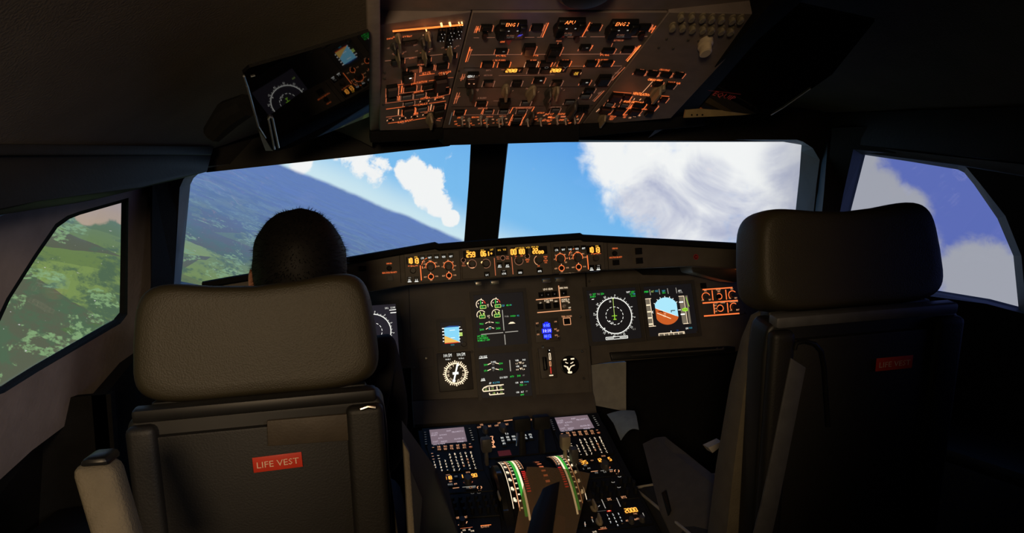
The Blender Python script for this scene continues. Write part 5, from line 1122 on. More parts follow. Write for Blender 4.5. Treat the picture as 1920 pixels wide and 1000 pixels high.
# ------------------------------------------------------------------ centre pedestal
PD = Frame((0, 2.2, .755), (1, 0, 0), (0, 1, .34))
pd = thing('centre_pedestal', (0, 2.0, 0), 'black centre pedestal with glowing keypads and throttle sector between the seats', 'pedestal')
mb = MB()
top = [(784, 806), (1118, 773), (1136, 800), (1262, 1040), (1300, 1130), (838, 1140), (830, 1040)]
pts = [PD.M @ V((*PD.uv(*p), -.004)) for p in top]
mb.loft([[V((p.x*.92+.0, p.y, 0.0)) for p in pts], pts]); mb.f.append(tuple(range(len(pts), 2*len(pts)))[::-1]); mb.m.append(0)
mk('pedestal_body', mb, M_['black'], pd)
def pplate(name, quad, z0=-.003, z1=.002, m='black'): return plate(name, pd, PD, quad, z0, z1, M_[m], .0012)
def mcdu(quad, scr, lcol, rcol, letA, letC, letR, numA, numC, numR, f1, f2, side, brt):
    body = pplate('control_display_unit', quad, -.003, .004)
    mb = MB(); pts = [PD.uv(*p) for p in scr]; mb.poly(pts, .0046); mk('screen', mb, E_['cdu'], body, PD.M)
    L = Layer(PD, .0052); x0, y0 = scr[0]; ex = ((scr[1][0]-x0)/64, (scr[1][1]-y0)/64); ey = ((scr[3][0]-x0)/28, (scr[3][1]-y0)/28)
    T = lambda a, b: (x0+ex[0]*a+ey[0]*b, y0+ex[1]*a+ey[1]*b)
    for t, a, b, w, h in (('INIT', 36, 2.4, 9, 2.2), ('CO RTE', 9, 4.4, 12, 2.4), ('FROM/TO', 52, 5.2, 22, 2.6), ('LFPGLFPO', 8, 8.2, 12, 2.6), ('ALTN RTE', 24, 9, 14, 2.2), ('ALTN', 18, 14.6, 8, 2.4), ('ALIGN IRS', 53, 18.6, 20, 2.4), ('COST', 8, 20.6, 10, 2.6), ('INDEX', 24, 21.4, 12, 2.4), ('WIND', 54, 24.6, 14, 2.6), ('CRZ FL/TEMP', 14, 25.6, 24, 2.4)): L.text('cdt', t, *T(a, b), h, w)
    L.flush('screen_symbols', body)
    L = Layer(PD, .0072); K = []
    def key(x, y, w, h, c, t=None, tw=4.0):
        put(PD, 'key', 'key', body, x, y, w, h, .003, base=.004)
        if t: L.text(c, t, x, y, 3.4, tw)
        else: L.line(c, x-1.8, y+.1, x+1.8, y-.1, 1.1)
    for i in range(6):
        key(lcol[0]+(lcol[2]-lcol[0])*i/5, lcol[1]+(lcol[3]-lcol[1])*i/5, 5.4, 3.6, 'dim'); key(rcol[0]+(rcol[2]-rcol[0])*i/5, rcol[1]+(rcol[3]-rcol[1])*i/5, 5.4, 3.6, 'dim' if i == 0 else 'gry')
    for i, t in enumerate(('DIR', 'PROG', 'PERF', 'INIT', 'DATA')): key(f1[0]+f1[2]*i, f1[1]+f1[3]*i, 9, 4.2, 'pch', t, 6)
    for i, t in enumerate(('F-PLN', 'RAD', 'FUEL', 'SEC', 'ATC', 'MCDU')): key(f2[0]+f2[2]*i, f2[1]+f2[3]*i, 9, 4.4, 'pch' if i < 5 else 'ord', t, 6.2)
    for i, (x, y) in enumerate(brt): key(x, y, 6, 3.6, 'pch')
    al = 'ABCDEFGHIJKLMNOPQRSTUVWXYZ/ +C'
    for r in range(6):
        for c in range(5):
            ch = al[r*5+c]; x = letA[0]+letC[0]*c+letR[0]*r; y = letA[1]+letC[1]*c+letR[1]*r
            put(PD, 'key', 'key', body, x, y, 7, 4.6, .003, base=.004)
            if ch != ' ': L.text('pch' if (r, c) in ((2, 3), (3, 3), (4, 2)) else 'wrm', ch, x, y, 3.8, 3.4)
    for i, ch in enumerate('123456789.0-'):
        x = numA[0]+numC[0]*(i % 3)+numR[0]*(i//3); y = numA[1]+numC[1]*(i % 3)+numR[1]*(i//3)
        put(PD, 'key', 'key', body, x, y, 6.6, 4.4, .003, base=.004); L.text('wrm', ch, x, y, 3.8, 3.2)
    for i in range(3): key(numA[0]-(numR[0])*(i+1)*.9, numA[1]-numR[1]*(i+1)*.98, 6.6, 4.2, 'pch')
    for i in range(2): key(numA[0]+numC[0]-numR[0]*(i+1), numA[1]+numC[1]-numR[1]*(i+1), 6.6, 4.2, 'wrm')
    L.flush('key_lettering', body)['kind'] = 'stuff'
    return body
mcdu([(791, 806), (893, 797), (907, 884), (814, 890)], [(805, 809), (869.5, 803.5), (876, 831), (809.5, 836.5)], (797, 811, 799, 833), (880.5, 803.5, 887, 825),
     (843, 852.6), (10, -.9), (1.7, 5.8), (814, 866.8), (10.4, -1.1), (1.4, 5.5), (823, 838.3, 11.8, -.9), (823.6, 843, 11.8, -.9), 'left', ((881, 832.6), (882.4, 838), (812, 839.4)))
mcdu([(1028, 785), (1121, 776), (1152, 852), (1062, 862)], [(1039.8, 786.2), (1101, 781), (1114.4, 805.4), (1050, 811)], (1033, 788, 1039, 806), (1112, 780.4, 1122, 797.6),
     (1087.4, 825.4), (9.4, -1.1), (2.5, 5.3), (1062.6, 838.6), (9.8, -1.1), (2.3, 5.2), (1064.6, 812.4, 11.2, -1.0), (1066.6, 816.8, 11.2, -1.0), 'right', ((1119.4, 806.8), (1122, 811.8), (1053.6, 813.6)))
# radio panels
def radio(quad, d1, d2, d3, kn, l1, l2, ring, txt):
    body = pplate('radio_panel', quad); L = Layer(PD, .0028)
    for (x, y, w, s) in (d1, d2, d3):
        put(PD, 'readout_window', 'btn', body, x, y, w+5, 10, .002, base=.002)
        Q = Layer(PD, .0048); Q.seg('amb', s, x, y, 6, w, 1.7); Q.flush('readout_digits', body)
    put(PD, 'knob', 'rgrey', body, kn[0], kn[1], 15, 15, .016, base=.002); L.arc('ord', kn[0]+.5, kn[1]+4.5, 8.6, 190, 350, 1.0); L.text('pch', 'VHF 3', d1[0], d1[1]-5.4, 2.2, 8); L.text('pch', 'STBY/CRS', d3[0]-12, d3[1]-5.6, 2.2, 8)
    L.line('pch', *l1, 1.5); L.line('gry', *l2, 1.3); L.arc('pch', ring[0], ring[1], 4.2, 0, 360, 1.5); L.rect('pch', ring[0]+.4, ring[1]+4.6, 4, 2)
    for i, (x, y, t) in enumerate(txt): 
        put(PD, 'key', 'key', body, x, y, 8, 5, .003, base=.002); L.text('gry' if i % 3 else 'pch', t, x, y, 2.6, 6, dz=.0032)
    L.flush('panel_lettering', body); put(PD, 'toggle_switch', 'rblack', body, ring[0], ring[1], 5, 5, .01, base=.002)
radio([(822, 890), (908, 884), (926, 922), (838, 927)], (840, 896.5, 15, '118'), (866, 893.6, 4, '1'), (889.4, 891.6, 11, '90'), (877, 898.4), (849, 916, 861, 914.6), (867, 914, 892, 911.6), (899, 914.4),
      ((845, 905.4, 'VHF1'), (841, 911, 'HF1'), (846, 910.6, 'HF2'), (854, 909.6, 'AM'), (855, 895.4, '<>'), (877, 917, 'VOR'), (883, 916.6, 'LS'), (889, 916, 'ADF')))
radio([(1062, 866), (1152, 855), (1172, 892), (1078, 902)], (1088.4, 868, 28, '123.5'.replace('.', '')), (1123.6, 863.4, 10, '12'), (1143.4, 861, 6, '5'), (1134.6, 871), (1108, 884.8, 1121, 883.4), (1126, 883.4, 1149, 880.6), (1156.6, 883.4),
      ((1079, 877.8, 'VHF1'), (1085, 876.4, 'VHF2'), (1097, 875, 'VHF3'), (1080, 883, 'HF1'), (1092, 881.6, 'HF2'), (1104, 880.4, 'AM'), (1110, 865.6, '<>'), (1118, 888.6, 'VOR'), (1134, 887, 'LS'), (1146, 886, 'ADF')))
# audio panels with rows of small knobs
for nm, quad, rows, lit in (('audio_panel', [(1088, 903), (1172, 893), (1200, 935), (1112, 944)], ((1098, 908, 1180, 897, 6), (1104, 917, 1188, 906, 6), (1112, 929, 1192, 918, 6)), ((1161, 903), (1149, 913.4), (1160, 923))), ('audio_panel', [(840, 929), (926, 923), (938, 968), (852, 974)], ((848, 936, 922, 930, 6), (852, 946, 926, 940, 6), (856, 958, 930, 952, 6)), ((886, 934.6), (898, 934)))):
    body = pplate(nm, quad)
    for x0, y0, x1, y1, n in rows:
        for i in range(n):
            x = x0+(x1-x0)*i/(n-1); y = y0+(y1-y0)*i/(n-1); put(PD, 'knob', 'rblack', body, x, y, 9, 8, .014, base=.002)
    L = Layer(PD, .0026)
    for x, y in lit: L.pl('gry' if x > 1000 else 'dim', [(x-3, y-.4), (x-1.6, y+.8), (x+1.6, y+.6), (x+3, y-.6)], 1.3, .0142)
    for x0, y0, x1, y1, n in rows[:2]:
        for i in range(n): L.line('dim', x0+(x1-x0)*i/(n-1)-1.6, y0+(y1-y0)*i/(n-1)+5.4, x0+(x1-x0)*i/(n-1)+1.2, y0+(y1-y0)*i/(n-1)+5.2, .9)
    L.flush('panel_lettering', body)
# transponder and flood light panels
body = pplate('transponder_panel', [(1112, 946), (1200, 936), (1226, 984), (1136, 996)]); L = Layer(PD, .0026)
put(PD, 'selector_knob', 'bar', body, 1114, 946, 15, 15, .020, base=.002); put(PD, 'selector_knob', 'bar', body, 1124, 972, 13, 13, .022, base=.002)
L.text('pch', 'AUTO', 1106, 940.6, 3, 7); L.line('gry', 1107, 949, 1110, 954, 1.5); L.line('gry', 1122, 951, 1124.6, 948, 1.5); L.text('pch', 'SYS', 1142.4, 936.6, 4.4, 8); L.text('pch', 'RPTG', 1169.6, 932.8, 4.4, 10); L.line('gry', 1128, 937, 1135.4, 953.6, 1.5); L.line('gry', 1156, 934, 1163.4, 950.4, 1.5)
L.line('dim', 1114, 960.4, 1136, 957.6, 1); L.rect('red', 1142, 958.6, 8, 2.2); L.disc('spot', 1142, 958.6, 1.2, .0003); put(PD, 'knob', 'rblack', body, 1145, 947, 9, 9, .012, base=.002); put(PD, 'knob', 'rblack', body, 1171, 943, 9, 7, .012, base=.002)
put(PD, 'readout_window', 'btn', body, 1183, 957, 30, 12, .002, base=.002); Q = Layer(PD, .0048); Q.seg('amb', '2000', 1183, 957, 7.2, 25, 2.0); Q.flush('readout_digits', body)
for r in range(4):
    for c in range(3):
        x, y = 1139+c*10.4+r*2.9, 968.6-c*1.3+r*6.6
        if r < 3 or c == 1: put(PD, 'key', 'key', body, x, y, 6.6, 5, .003, base=.002); L.text('wht', '123456789 0 '[r*3+c], x, y, 3.6, 2.6, .0032)
for x, y, t, w in ((1177, 976.6, 'ATC', 8), (1192, 974.4, 'ABV', 6), (1196, 972.8, 'ALL', 6), (1166, 981, 'CLR', 6), (1191, 963.2, 'FAIL', 7), (1110, 971, 'THRT', 3), (1097, 983, 'ALL', 3)): L.text('pch', t, x, y, 3, w)
L.line('gry', 1110, 974, 1112.6, 979.6, 1.5); L.line('gry', 1096.6, 979, 1097.4, 988, 1.6); L.line('gry', 1205, 962, 1208, 969, 1.4); L.flush('panel_lettering', body)
for x, y in ((1184, 975), (1204, 972)): put(PD, 'knob', 'rgrey', body, x, y, 11, 10, .012, base=.002)
body = pplate('door_lock_panel', [(1128, 998), (1228, 986), (1252, 1040), (1146, 1050)]); L = Layer(PD, .0026); L.text('pch', 'COCKPIT DOOR', 1131, 990.2, 3, 11); L.line('ord', 1122, 993.6, 1138, 991.8, 1.4); L.text('wrm', 'LOCK', 1115, 997.6, 3.2, 8); L.flush('panel_lettering', body)
body = pplate('flood_light_panel', [(852, 976), (938, 970), (946, 1046), (866, 1050)]); L = Layer(PD, .0026)
put(PD, 'knob', 'rgrey', body, 867, 977, 14, 13, .016, base=.002); L.text('pch', 'OFF', 858, 971.6, 4, 6); L.text('pch', 'BRT', 873.6, 970, 4, 5); L.line('pch', 872.6, 984.6, 876, 978, 1.5); L.line('pch', 859, 985, 863, 984, 1.4); L.line('ord', 863, 991.6, 886, 988.8, 1.1); L.line('orb', 901, 986.2, 921, 984.4, 1.1); L.text('pch', 'FLOOD LT', 909.6, 987.8, 3.4, 16)
for x, y, w in ((870, 994.6, 6), (880, 993.6, 4), (885.6, 996, 7), (865.6, 999, 3)): L.text('wrm', 'ON', x, y, 3.2, w)
L.flush('panel_lettering', body)
# centre control panel between the two keypads
body = pplate('system_control_panel', [(893, 797), (1028, 785), (1046, 848), (908, 862)]); L = Layer(PD, .0026)
for x, y, t, w in ((898, 801.6, 'OFF', 8), (903, 797, 'UPPER', 6), (918.4, 799.4, 'BRT', 6), (931, 798.4, 'OFF', 8), (936, 793.6, 'LOWER', 6), (950.6, 796, 'BRT', 6), (964.6, 793.4, 'DMC', 4), (997.6, 787, 'ENG', 9), (969.8, 790.6, 'AUTO', 6), (991.6, 791, '2', 2.4)): L.text('pch', t, x, y, 3.2, w)
L.line('pch', 945, 789.6, 966, 787.2, 2.4)
for x, y, r in ((910, 805, 11), (943, 801, 15)): put(PD, 'knob', 'rgrey', body, x, y, r, r, .014, base=.002)
for a in (((903, 820.6), (909, 819.4), (906.6, 824), (905.4, 829)), ((905, 831.4), (912, 830.2), (910, 836), (907, 841)), ((919, 819), (924, 818.4), (923, 824), (926, 828)), ((922, 830.4), (926.6, 829), (924, 834), (927.6, 838))): L.pl('pch', a, 2.0)
L.rect('pch', 907, 830.6, 8, 2.6); L.rect('pch', 924.4, 829.4, 6, 2.4); L.rect('pch', 909.6, 840, 6, 2.8); L.rect('pch', 926, 838.4, 6, 2.8)
put(PD, 'selector_knob', 'barg', body, 914, 822, 11, 11, .012, base=.002); put(PD, 'selector_knob', 'barg', body, 918, 838, 10, 10, .012, base=.002)
for x, y, t, w in ((950.4, 816.2, 'T.O', 6.6), (941.6, 823.8, 'ENG', 5.6), (952, 822.4, 'BLEED', 6), (962.8, 821.2, 'PRESS', 6.6), (943.4, 829, 'ELEC', 5.8), (954, 827.4, 'HYD', 6), (964.4, 826.6, 'FUEL', 6.4), (945.2, 834.4, 'APU', 6), (984, 818.8, 'CLR', 6), (994, 817.8, 'STS', 6), (985.4, 824, 'RCL', 6.6), (995.8, 822, 'ALL', 5)):
    put(PD, 'key', 'key', body, x, y, 9, 5, .004, base=.002); L.text('wht', t, x, y, 3.0, w, dz=.0042)
L.line('ord', 969.6, 817, 970, 828, 1.4) if 0 else None
L.flush('panel_lettering', body)
mb = MB(); mb.tube([PD.M @ V((*PD.uv(969, 838), .0)), PD.M @ V((*PD.uv(969.4, 828), .014)), PD.M @ V((*PD.uv(969.6, 820), .010))], .003, 8); mk('guard_wire', mb, M_['metal'], body, label='small bent metal wire')
# throttle quadrant: a raised drum with scales, trim wheels and levers
QX0, QX1 = PD.uv(934, 935)[0], PD.uv(1092, 905)[0]; vT = PD.uv(990, 850)[1]; vB = PD.uv(1000, 1000)[1]
vc = (vT+vB)/2; half = (vT-vB)/2; RR = 0.20; zc = .048-RR
def dz_(v): return zc + math.sqrt(max(0, RR*RR-(v-vc)**2))
def drum(name, u0, u1, z_in, m, parent, n=16, v0=None, v1=None):
    v0 = v0 if v0 is not None else vT; v1 = v1 if v1 is not None else vB
    mb = MB(); lo = []
    for i in range(n+1):
        v = v0+(v1-v0)*i/n; z = max(dz_(v)+z_in, -.001)
        lo.append([(u0, v, -.003), (u0, v, z), (u1, v, z), (u1, v, -.003)])
    mb.loft(lo, closed=False); mb.f += [(0, 1, 2, 3), tuple(n*4+i for i in (3, 2, 1, 0))]; mb.m += [0, 0]
    return mk(name, mb, m, parent, PD.M, smooth=True, angle=50)
qd = drum('throttle_quadrant', QX0, QX1, -.012, M_['black'], pd)
class Arc:                                              # strips that follow the curved scale
    def __init__(s, u0, u1): s.u0, s.u1 = u0, u1; s.b = {}
    def strip(s, c, a0, a1, t0, t1, n=12, dz=.0012):
        mb = s.b.setdefault(c, MB()); vs = []
        for i in range(n+1):
            v = vT+(vB-vT)*(t0+(t1-t0)*i/n); z = dz_(v)+dz
            vs += [(s.u0+(s.u1-s.u0)*a0, v, z), (s.u0+(s.u1-s.u0)*a1, v, z)]
        mb.add(vs, [(2*i, 2*i+2, 2*i+3, 2*i+1) for i in range(n)])
    def flush(s, nm, par):
        mb = MB(); ms = []
        for c, b in s.b.items(): i = len(ms); ms.append(E_[c]); mb.add(b.v, b.f, i)
        return mk(nm, mb, ms, par, PD.M)
def scale(u0, u1, flip, nm):
    sc_ = drum('trim_scale', u0, u1, -.0005, M_['gloss'], pd); A = Arc(u0, u1)
    f = (lambda a, b: (1-b, 1-a)) if flip else (lambda a, b: (a, b))
    A.strip('wrm', *f(.0, .03), .12, .8); A.strip('pch', *f(.26, .30), .15, .82); A.strip('grd', *f(.46, .60), .10, .86); A.strip('wrm', *f(.60, .70), .03, .92)
    for i in range(14): A.strip('wrm', *f(.33, .43), .12+i*.052, .132+i*.052, 2)
    for i in range(7): A.strip('wrm', *f(.08, .18), .15+i*.095, .18+i*.095, 2); A.strip('wrm', *f(.14, .22), .165+i*.095, .185+i*.095, 2)
    A.strip('pch', *f(.76, .79), .06, .42); A.strip('pch', *f(.93, .95), .06, .42)
    for i in range(9): A.strip('wrm', *f(.79, .86), .07+i*.042, .083+i*.042, 2)
    for i in range(10): A.strip('red', *f(.78, .96), .46+i*.024, .472+i*.024, 2)
    A.flush('scale_markings', sc_)
uu = lambda x, y: PD.uv(x, y)[0]
scale(uu(940, 900), uu(980, 900), False, 'l')
scale(uu(1032, 880), uu(1066, 880), True, 'r')
body = qd; A = Arc(uu(1008, 890), uu(1016, 890))
for i in range(8): A.strip('ord', 0, 1, .14+i*.07, .165+i*.07, 2, -.0095)
A.flush('detent_marks', qd)
for x, y, lab in ((929, 905, 'left'), (1072, 885, 'right')):
    u, v = PD.uv(x, y); mb = MB(); n = 36
    mb.lathe([(.105, -.008), (.112, -.006), (.112, .006), (.105, .008), (.085, .008), (.08, .004), (.02, .005), (.02, -.005), (.08, -.004), (.085, -.008)], n)
    mk('trim_wheel', mb, M_['gloss'], pd, PD.M @ Matrix.Translation((u, vc, -.052)) @ Matrix.Rotation(PI/2, 4, 'Y'), smooth=True)
    mb = MB()
    for i in range(9):
        a = PI*(.2+.6*i/8); mb.box((0, .109*math.cos(a), .109*math.sin(a)), (.012, .008, .006)) if i % 4 == 0 else None
    mk('wheel_marks', mb, M_['metal'], pd, PD.M @ Matrix.Translation((u, vc, -.049)), kind='stuff')
def lever(px, py, hgt, w, m, nm, lab=None, cap=None):
    u, v = PD.uv(px, py); mb = MB(); mb.box((0, 0, hgt/2), (w*.4, .02, hgt), taper=.8); mb.box((0, -.004, hgt+.012), (w, .03, .036))
    o = mk(nm, mb, m, pd, PD.M @ Matrix.Translation((u, v, .02)) @ Matrix.Rotation(math.radians(-14), 4, 'X'), bevel=.005, label=lab); return o
lever(980, 866, .075, .045, M_['black'], 'thrust_lever'); lever(1016, 862, .075, .045, M_['black'], 'thrust_lever')
lever(913, 885, .045, .026, M_['greyknob'], 'speedbrake_lever', 'grey lever with a ribbed head'); lever(1060, 884, .05, .024, M_['beige'], 'flap_lever', 'pale lever with a narrow head'); lever(1076, 905, .045, .018, M_['greyknob'], 'engine_master_lever')
mb = MB(); mb.box((0, 0, 0), (.012, .036, .012)); mk('rudder_trim_knob', mb, M_['beige'], pd, PD.M @ Matrix.Translation((*PD.uv(938, 949), .03)), bevel=.005)
L = Layer(PD, .0024); L.rect('rdd', 946, 850, 24, 10); L.text('rdd', 'PARK BRK', 946, 850, 3, 18, .0005) if 0 else None; L.line('ord', 920.6, 890, 922.6, 897, 1.6); L.flush('red_mark', pd)
# ------------------------------------------------------------------ sun visors of dark reflecting glass
vm = bpy.data.materials.new('dark_visor_glass'); vm.use_nodes = True
vn = NT(vm); vm.node_tree.nodes.clear()
dfb = vn.node('ShaderNodeBsdfDiffuse'); dfb.inputs[0].default_value = (.004, .004, .004, 1)
glb = vn.node('ShaderNodeBsdfGlossy'); glb.inputs[0].default_value = (1, 1, 1, 1); glb.inputs['Roughness'].default_value = 0.02
mxv = vn.node('ShaderNodeMixShader'); mxv.inputs[0].default_value = 0.15
vn.put(mxv.inputs[1], dfb.outputs[0]); vn.put(mxv.inputs[2], glb.outputs[0])
ov = vn.node('ShaderNodeOutputMaterial'); vn.put(ov.inputs[0], mxv.outputs[0])
M_['clear'] = mat('clear_plastic_edge', (0.22, 0.23, 0.25), 0.2, spec=0.8)
vN = V((-0.2801, 0.1662, 0.9455)).normalized(); vP = V((-0.5909, 1.3351, 1.5765))
Hv = lambda x, y: hit(x, y, vP, vN)
vs_ = thing('sun_visor', Hv(590, 190), 'dark glass sun visor at upper left mirroring the instrument screens', 'sun visor')
mb = MB(); mb.solid([Hv(*p) for p in ((456, 138), (468, 127), (560, 101), (692, 60), (692, 219), (545, 277), (520, 283), (509, 281), (498, 262), (470, 185))], vN*0.006)
mk('visor_pane', mb, vm, vs_)
mb = MB()
for a, b, c, d, w in ((457, 142, 463, 160, 3), (463, 160, 484, 236, 3.5), (484, 236, 498, 258, 2.5), (470, 143, 478, 141, 1.6)):
    k = .0011; mb.tube([Hv(a, b)-vN*.001, Hv(c, d)-vN*.001], w*k*.6, 6)
mk('clear_edge', mb, M_['clear'], vs_, smooth=True)
mb = MB(); q = [(501, 220), (509, 217), (523, 280), (512, 282)]
mb.tube([Hv(503, 222)-vN*.002, Hv(514, 278)-vN*.002], .0022, 6); mb.tube([Hv(510, 219)-vN*.002, Hv(522, 275)-vN*.002], .0022, 6); mb.tube([Hv(503, 222)-vN*.002, Hv(506, 217)-vN*.002, Hv(510, 219)-vN*.002], .0022, 6)
mk('clear_clip', mb, M_['clear'], vs_, smooth=True)
mb = MB(); mb.solid([Hv(486, 245), Hv(498, 262), Hv(512, 283), Hv(498, 283), Hv(490, 262)], vN*.012); mk('corner_bracket', mb, M_['clear'], vs_)
mb = MB(); mb.tube([Hv(470, 215)+vN*.02, Hv(440, 240)+vN*.03, Hv(405, 268)+vN*.02], [.022, .028, .02], 10); mk('hinge_arm', mb, M_['pad'], vs_, smooth=True)
rN = V((0.2801, 0.1662, 0.9455)); rP = V((0.5909, 1.3351, 1.5765)); Hr = lambda x, y: hit(x, y, rP, rN)
vr = thing('sun_visor', Hr(1450, 140), 'black glass sun visor at upper right beside the circuit breaker knobs', 'sun visor')
mb = MB(); mb.solid([Hr(*p) for p in ((1310, 205), (1440, 214), (1474, 200), (1560, 140), (1640, 40), (1500, 10), (1420, 80))], rN*.006); mk('visor_pane', mb, vm, vr)
L = None
mb = MB(); mb.tube([Hr(1446, 214)-rN*.002, Hr(1470, 200)-rN*.002, Hr(1520, 165)-rN*.002], .0014, 6); mk('clear_edge', mb, M_['clear'], vr, smooth=True)
fr_v = Frame(Hr(1355, 178), V((1, 0, 0)) - rN*rN.x, V((0, -1, 0)) - rN*-rN.y)
L = Layer(fr_v, .001); 
if fr_v.n.dot(rN) > 0: L.z = -.001
L.text('rdd', 'EQUIP', 1358, 180, 8, 44); L.line('rdd', 1328, 169.6, 1389, 177, 1.0); L.flush('reflected_lettering', vr)  # reflection in the visor, drawn as dim glowing text on the pane
mb = MB(); mb.solid([W(1286, 206, 1.70), W(1312, 204, 1.70), W(1425, 212, 1.70), W(1392, 216, 1.70), W(1283, 221, 1.70)], (0, .006, .002))
o = mk('tan_bracket', mb, M_['tan'], None, Matrix.Identity(4), label='tan metal strip under the upper right visor above the right windshield', cat='bracket')
mb = MB()
for i in range(3): mb.lathe([(.0022, 0), (.0022, .001)], 8, c=(0, 0, 0), M=Matrix.Translation(W(1297+i*10, 215.8-i*.1, 1.699)) @ Matrix.Rotation(PI/2, 4, 'X'))
mk('holes', mb, M_['pad'], o, kind='stuff')

# ------------------------------------------------------------------ seats
def headrest_mesh():
    n, mrings = 56, 16; Wd, Hh, Th = .192, .098, .058
    def sup(a, e): c = math.cos(a); s = math.sin(a); return (math.copysign(abs(c)**e, c), math.copysign(abs(s)**e, s))
    loops = []
    for j in range(mrings+1):
        t = -PI/2 + PI*j/mrings; y, rr = math.sin(t), abs(math.cos(t))**0.42
        y = math.copysign(abs(y)**0.75, y)*Th
        L = []
        for i in range(n):
            a = 2*PI*i/n; cx, cz = sup(a, .45); x = cx*Wd*(.80+.20*rr) if rr > .02 else cx*Wd*.80; z = cz*Hh*(.72+.28*rr) if rr > .02 else cz*Hh*.72
            s = (x/Wd)**2
            if z > 0: z += (.034*s - .014)*(z/Hh)
            z += -.006*s*(z < 0)
            x *= 1.0 + .03*(-z/Hh if z < 0 else 0) - .05*max(0, z/Hh)
            L.append((x*rr**.0, y + .018*s*0, z))
        loops.append(L)
    mb = MB(); mb.loft(loops, caps=True)
    return mesh('headrest', mb, M_['leather'], smooth=True, angle=60), Wd, Hh, Th
HR, HW, HH, HT = headrest_mesh()
def seat(x, y, dz, rec, label, variant):
    s = thing('pilot_seat', (x, y, 0), label, 'seat')
    T = lambda a, b, c: Matrix.Translation((x+a, y+b, c+dz))
    zh = 1.143
    hr = mk('headrest', HR, None, s, T(0, 0, zh) @ Matrix.Rotation(math.radians(-4), 4, 'X'))
    if not variant: hr.data = HR
    for sg in (-1, 1):                                  # seam along each end of the back face
        mb = MB(); pth = []
        for i in range(13):
            t = -1+2*i/12; zz = t*HH*.93; pth.append((sg*(HW*.80-.010*abs(t)**4), -HT*.95+.022*abs(t)**5, zz*.86))
        mb.tube(pth, .0016, 6); mk('seam', mb, M_['seam'], hr, WM[hr])
    mb = MB(); mb.box((0, 0, 0), (.34, .035, .05)); mb.box((-.13, 0, -.02), (.03, .03, .09)); mb.box((.13, 0, -.02), (.03, .03, .09))
    mk('headrest_bracket', mb, M_['shelldark'], s, T(0, -.02, zh-.115), bevel=.006)
    B = T(0, -.03, 1.045) @ Matrix.Rotation(math.radians(rec), 4, 'X')
    fr = Frame(B @ V((0, -.062, 0)), V((1, 0, 0)), B.to_3x3() @ V((0, 0, 1)))
    w = .20
    mb = MB(); mb.prism([(-w*.93, .0), (-w*.98, -.012), (-w, -.06), (-w*.97, -.62), (w*.97, -.62), (w, -.06), (w*.98, -.012), (w*.93, .0)][::-1], 0, .06, 0, Matrix.Rotation(-PI/2, 4, 'X') @ Matrix.Scale(-1, 4, (0, 1, 0)) if 0 else None)
    mb.v = [(a, -.05+c, b) for a, b, c in mb.v]; mb.f = [f[::-1] for f in mb.f]
    sh = mk('backrest_shell', mb, M_['shelldark'], s, B, bevel=.014, seg=3)
    for sg, ww in ((-1, .045), (1, .06)):
        mb = MB(); mb.box((sg*(w-.005-ww/2), -.057, -.30), (ww, .03, .58)); mk('shell_rim', mb, M_['shell'], s, B, bevel=.011, seg=3)
    mb = MB(); mb.box((-.008, -.052, -.315), (.295, .016, .57)); bp = mk('back_panel', mb, M_['shell'], s, B, bevel=.004)
    mb = MB(); mb.box((0, -.045, .004), (.37, .03, .022)); mk('top_bar', mb, M_['shelldark'] if variant == 0 else M_['strip'], s, B, bevel=.006)
    if variant == 0:
        mb = MB(); mb.solid([B.inverted() @ hit(*p, B @ V((0, -.066, 0)), fr.n) for p in ((500, 790), (664, 776), (666, 826), (502, 838))], (0, .007, 0)); mk('pocket_flap', mb, M_['flap'], s, B, bevel=.002, label='tan pocket flap')
        mb = MB(); q = lambda a, b: B.inverted() @ hit(a, b, B @ V((0, -.076, 0)), fr.n); mb.tube([q(676, 768), q(690, 763), q(704, 765)], .003, 8); mk('latch', mb, M_['metal'], s, B, smooth=True)
    else:
        mb = MB(); mb.solid([B.inverted() @ hit(*p, B @ V((0, -.075, 0)), fr.n) for p in ((1484, 672), (1512, 690), (1458, 960), (1440, 1040), (1404, 1040), (1430, 940))], (0, .006, 0)); mk('metal_strip', mb, M_['strip'], s, B, bevel=.002, label='grey sloping strip')
        mb = MB(); q = lambda a, b: B.inverted() @ hit(a, b, B @ V((0, -.078, 0)), fr.n)
        mb.tube([q(1490, 655), q(1493, 644), q(1508, 640), q(1528, 645), q(1540, 658), q(1546, 690), q(1553, 800)], .004, 8); mk('grab_handle', mb, M_['gloss'], s, B, smooth=True)
    # red life vest placard, size taken on the back panel
    pc = ((520.8, 866.8), 101, 35, .05) if variant == 0 else ((1676, 681), 72, 31, .02)
    u, v = fr.uv(*pc[0]); 
    mb = MB(); mb.box((0, 0, 0), (.076, .0255, .002)); pm = fr.M @ Matrix.Translation((u, v, .0 if variant == 0 else .001)) @ Matrix.Rotation(pc[3] if variant == 0 else .0, 4, 'Z')
    if variant == 0: pm = fr.M @ Matrix.Translation((u, v, .001)) @ Matrix.Rotation(math.radians(1.2), 4, 'Z')
    pl_ = mk('placard', mb, M_['vest'], s, pm, bevel=.0008, label='red LIFE VEST placard')
    mb = MB(); mb.text('LIFE VEST', 0, -.0005, .0100, .0016, fit=.066); mk('placard_lettering', mb, M_['vesttext'], pl_, pm)
    mb = MB(); mb.loft([[(-a, .012, z), (a, .012, z), (a, .012+t*.6, z), (a*.86, .012+t, z), (-a*.86, .012+t, z), (-a, .012+t*.6, z)] for z, a, t in ((.0, .160, .03), (-.012, .178, .05), (-.06, .188, .07), (-.16, .200, .09), (-.34, .212, .115), (-.56, .222, .13))], caps=True)
    mk('backrest_cushion', mb, M_['cloth'], s, B, smooth=True, angle=50)
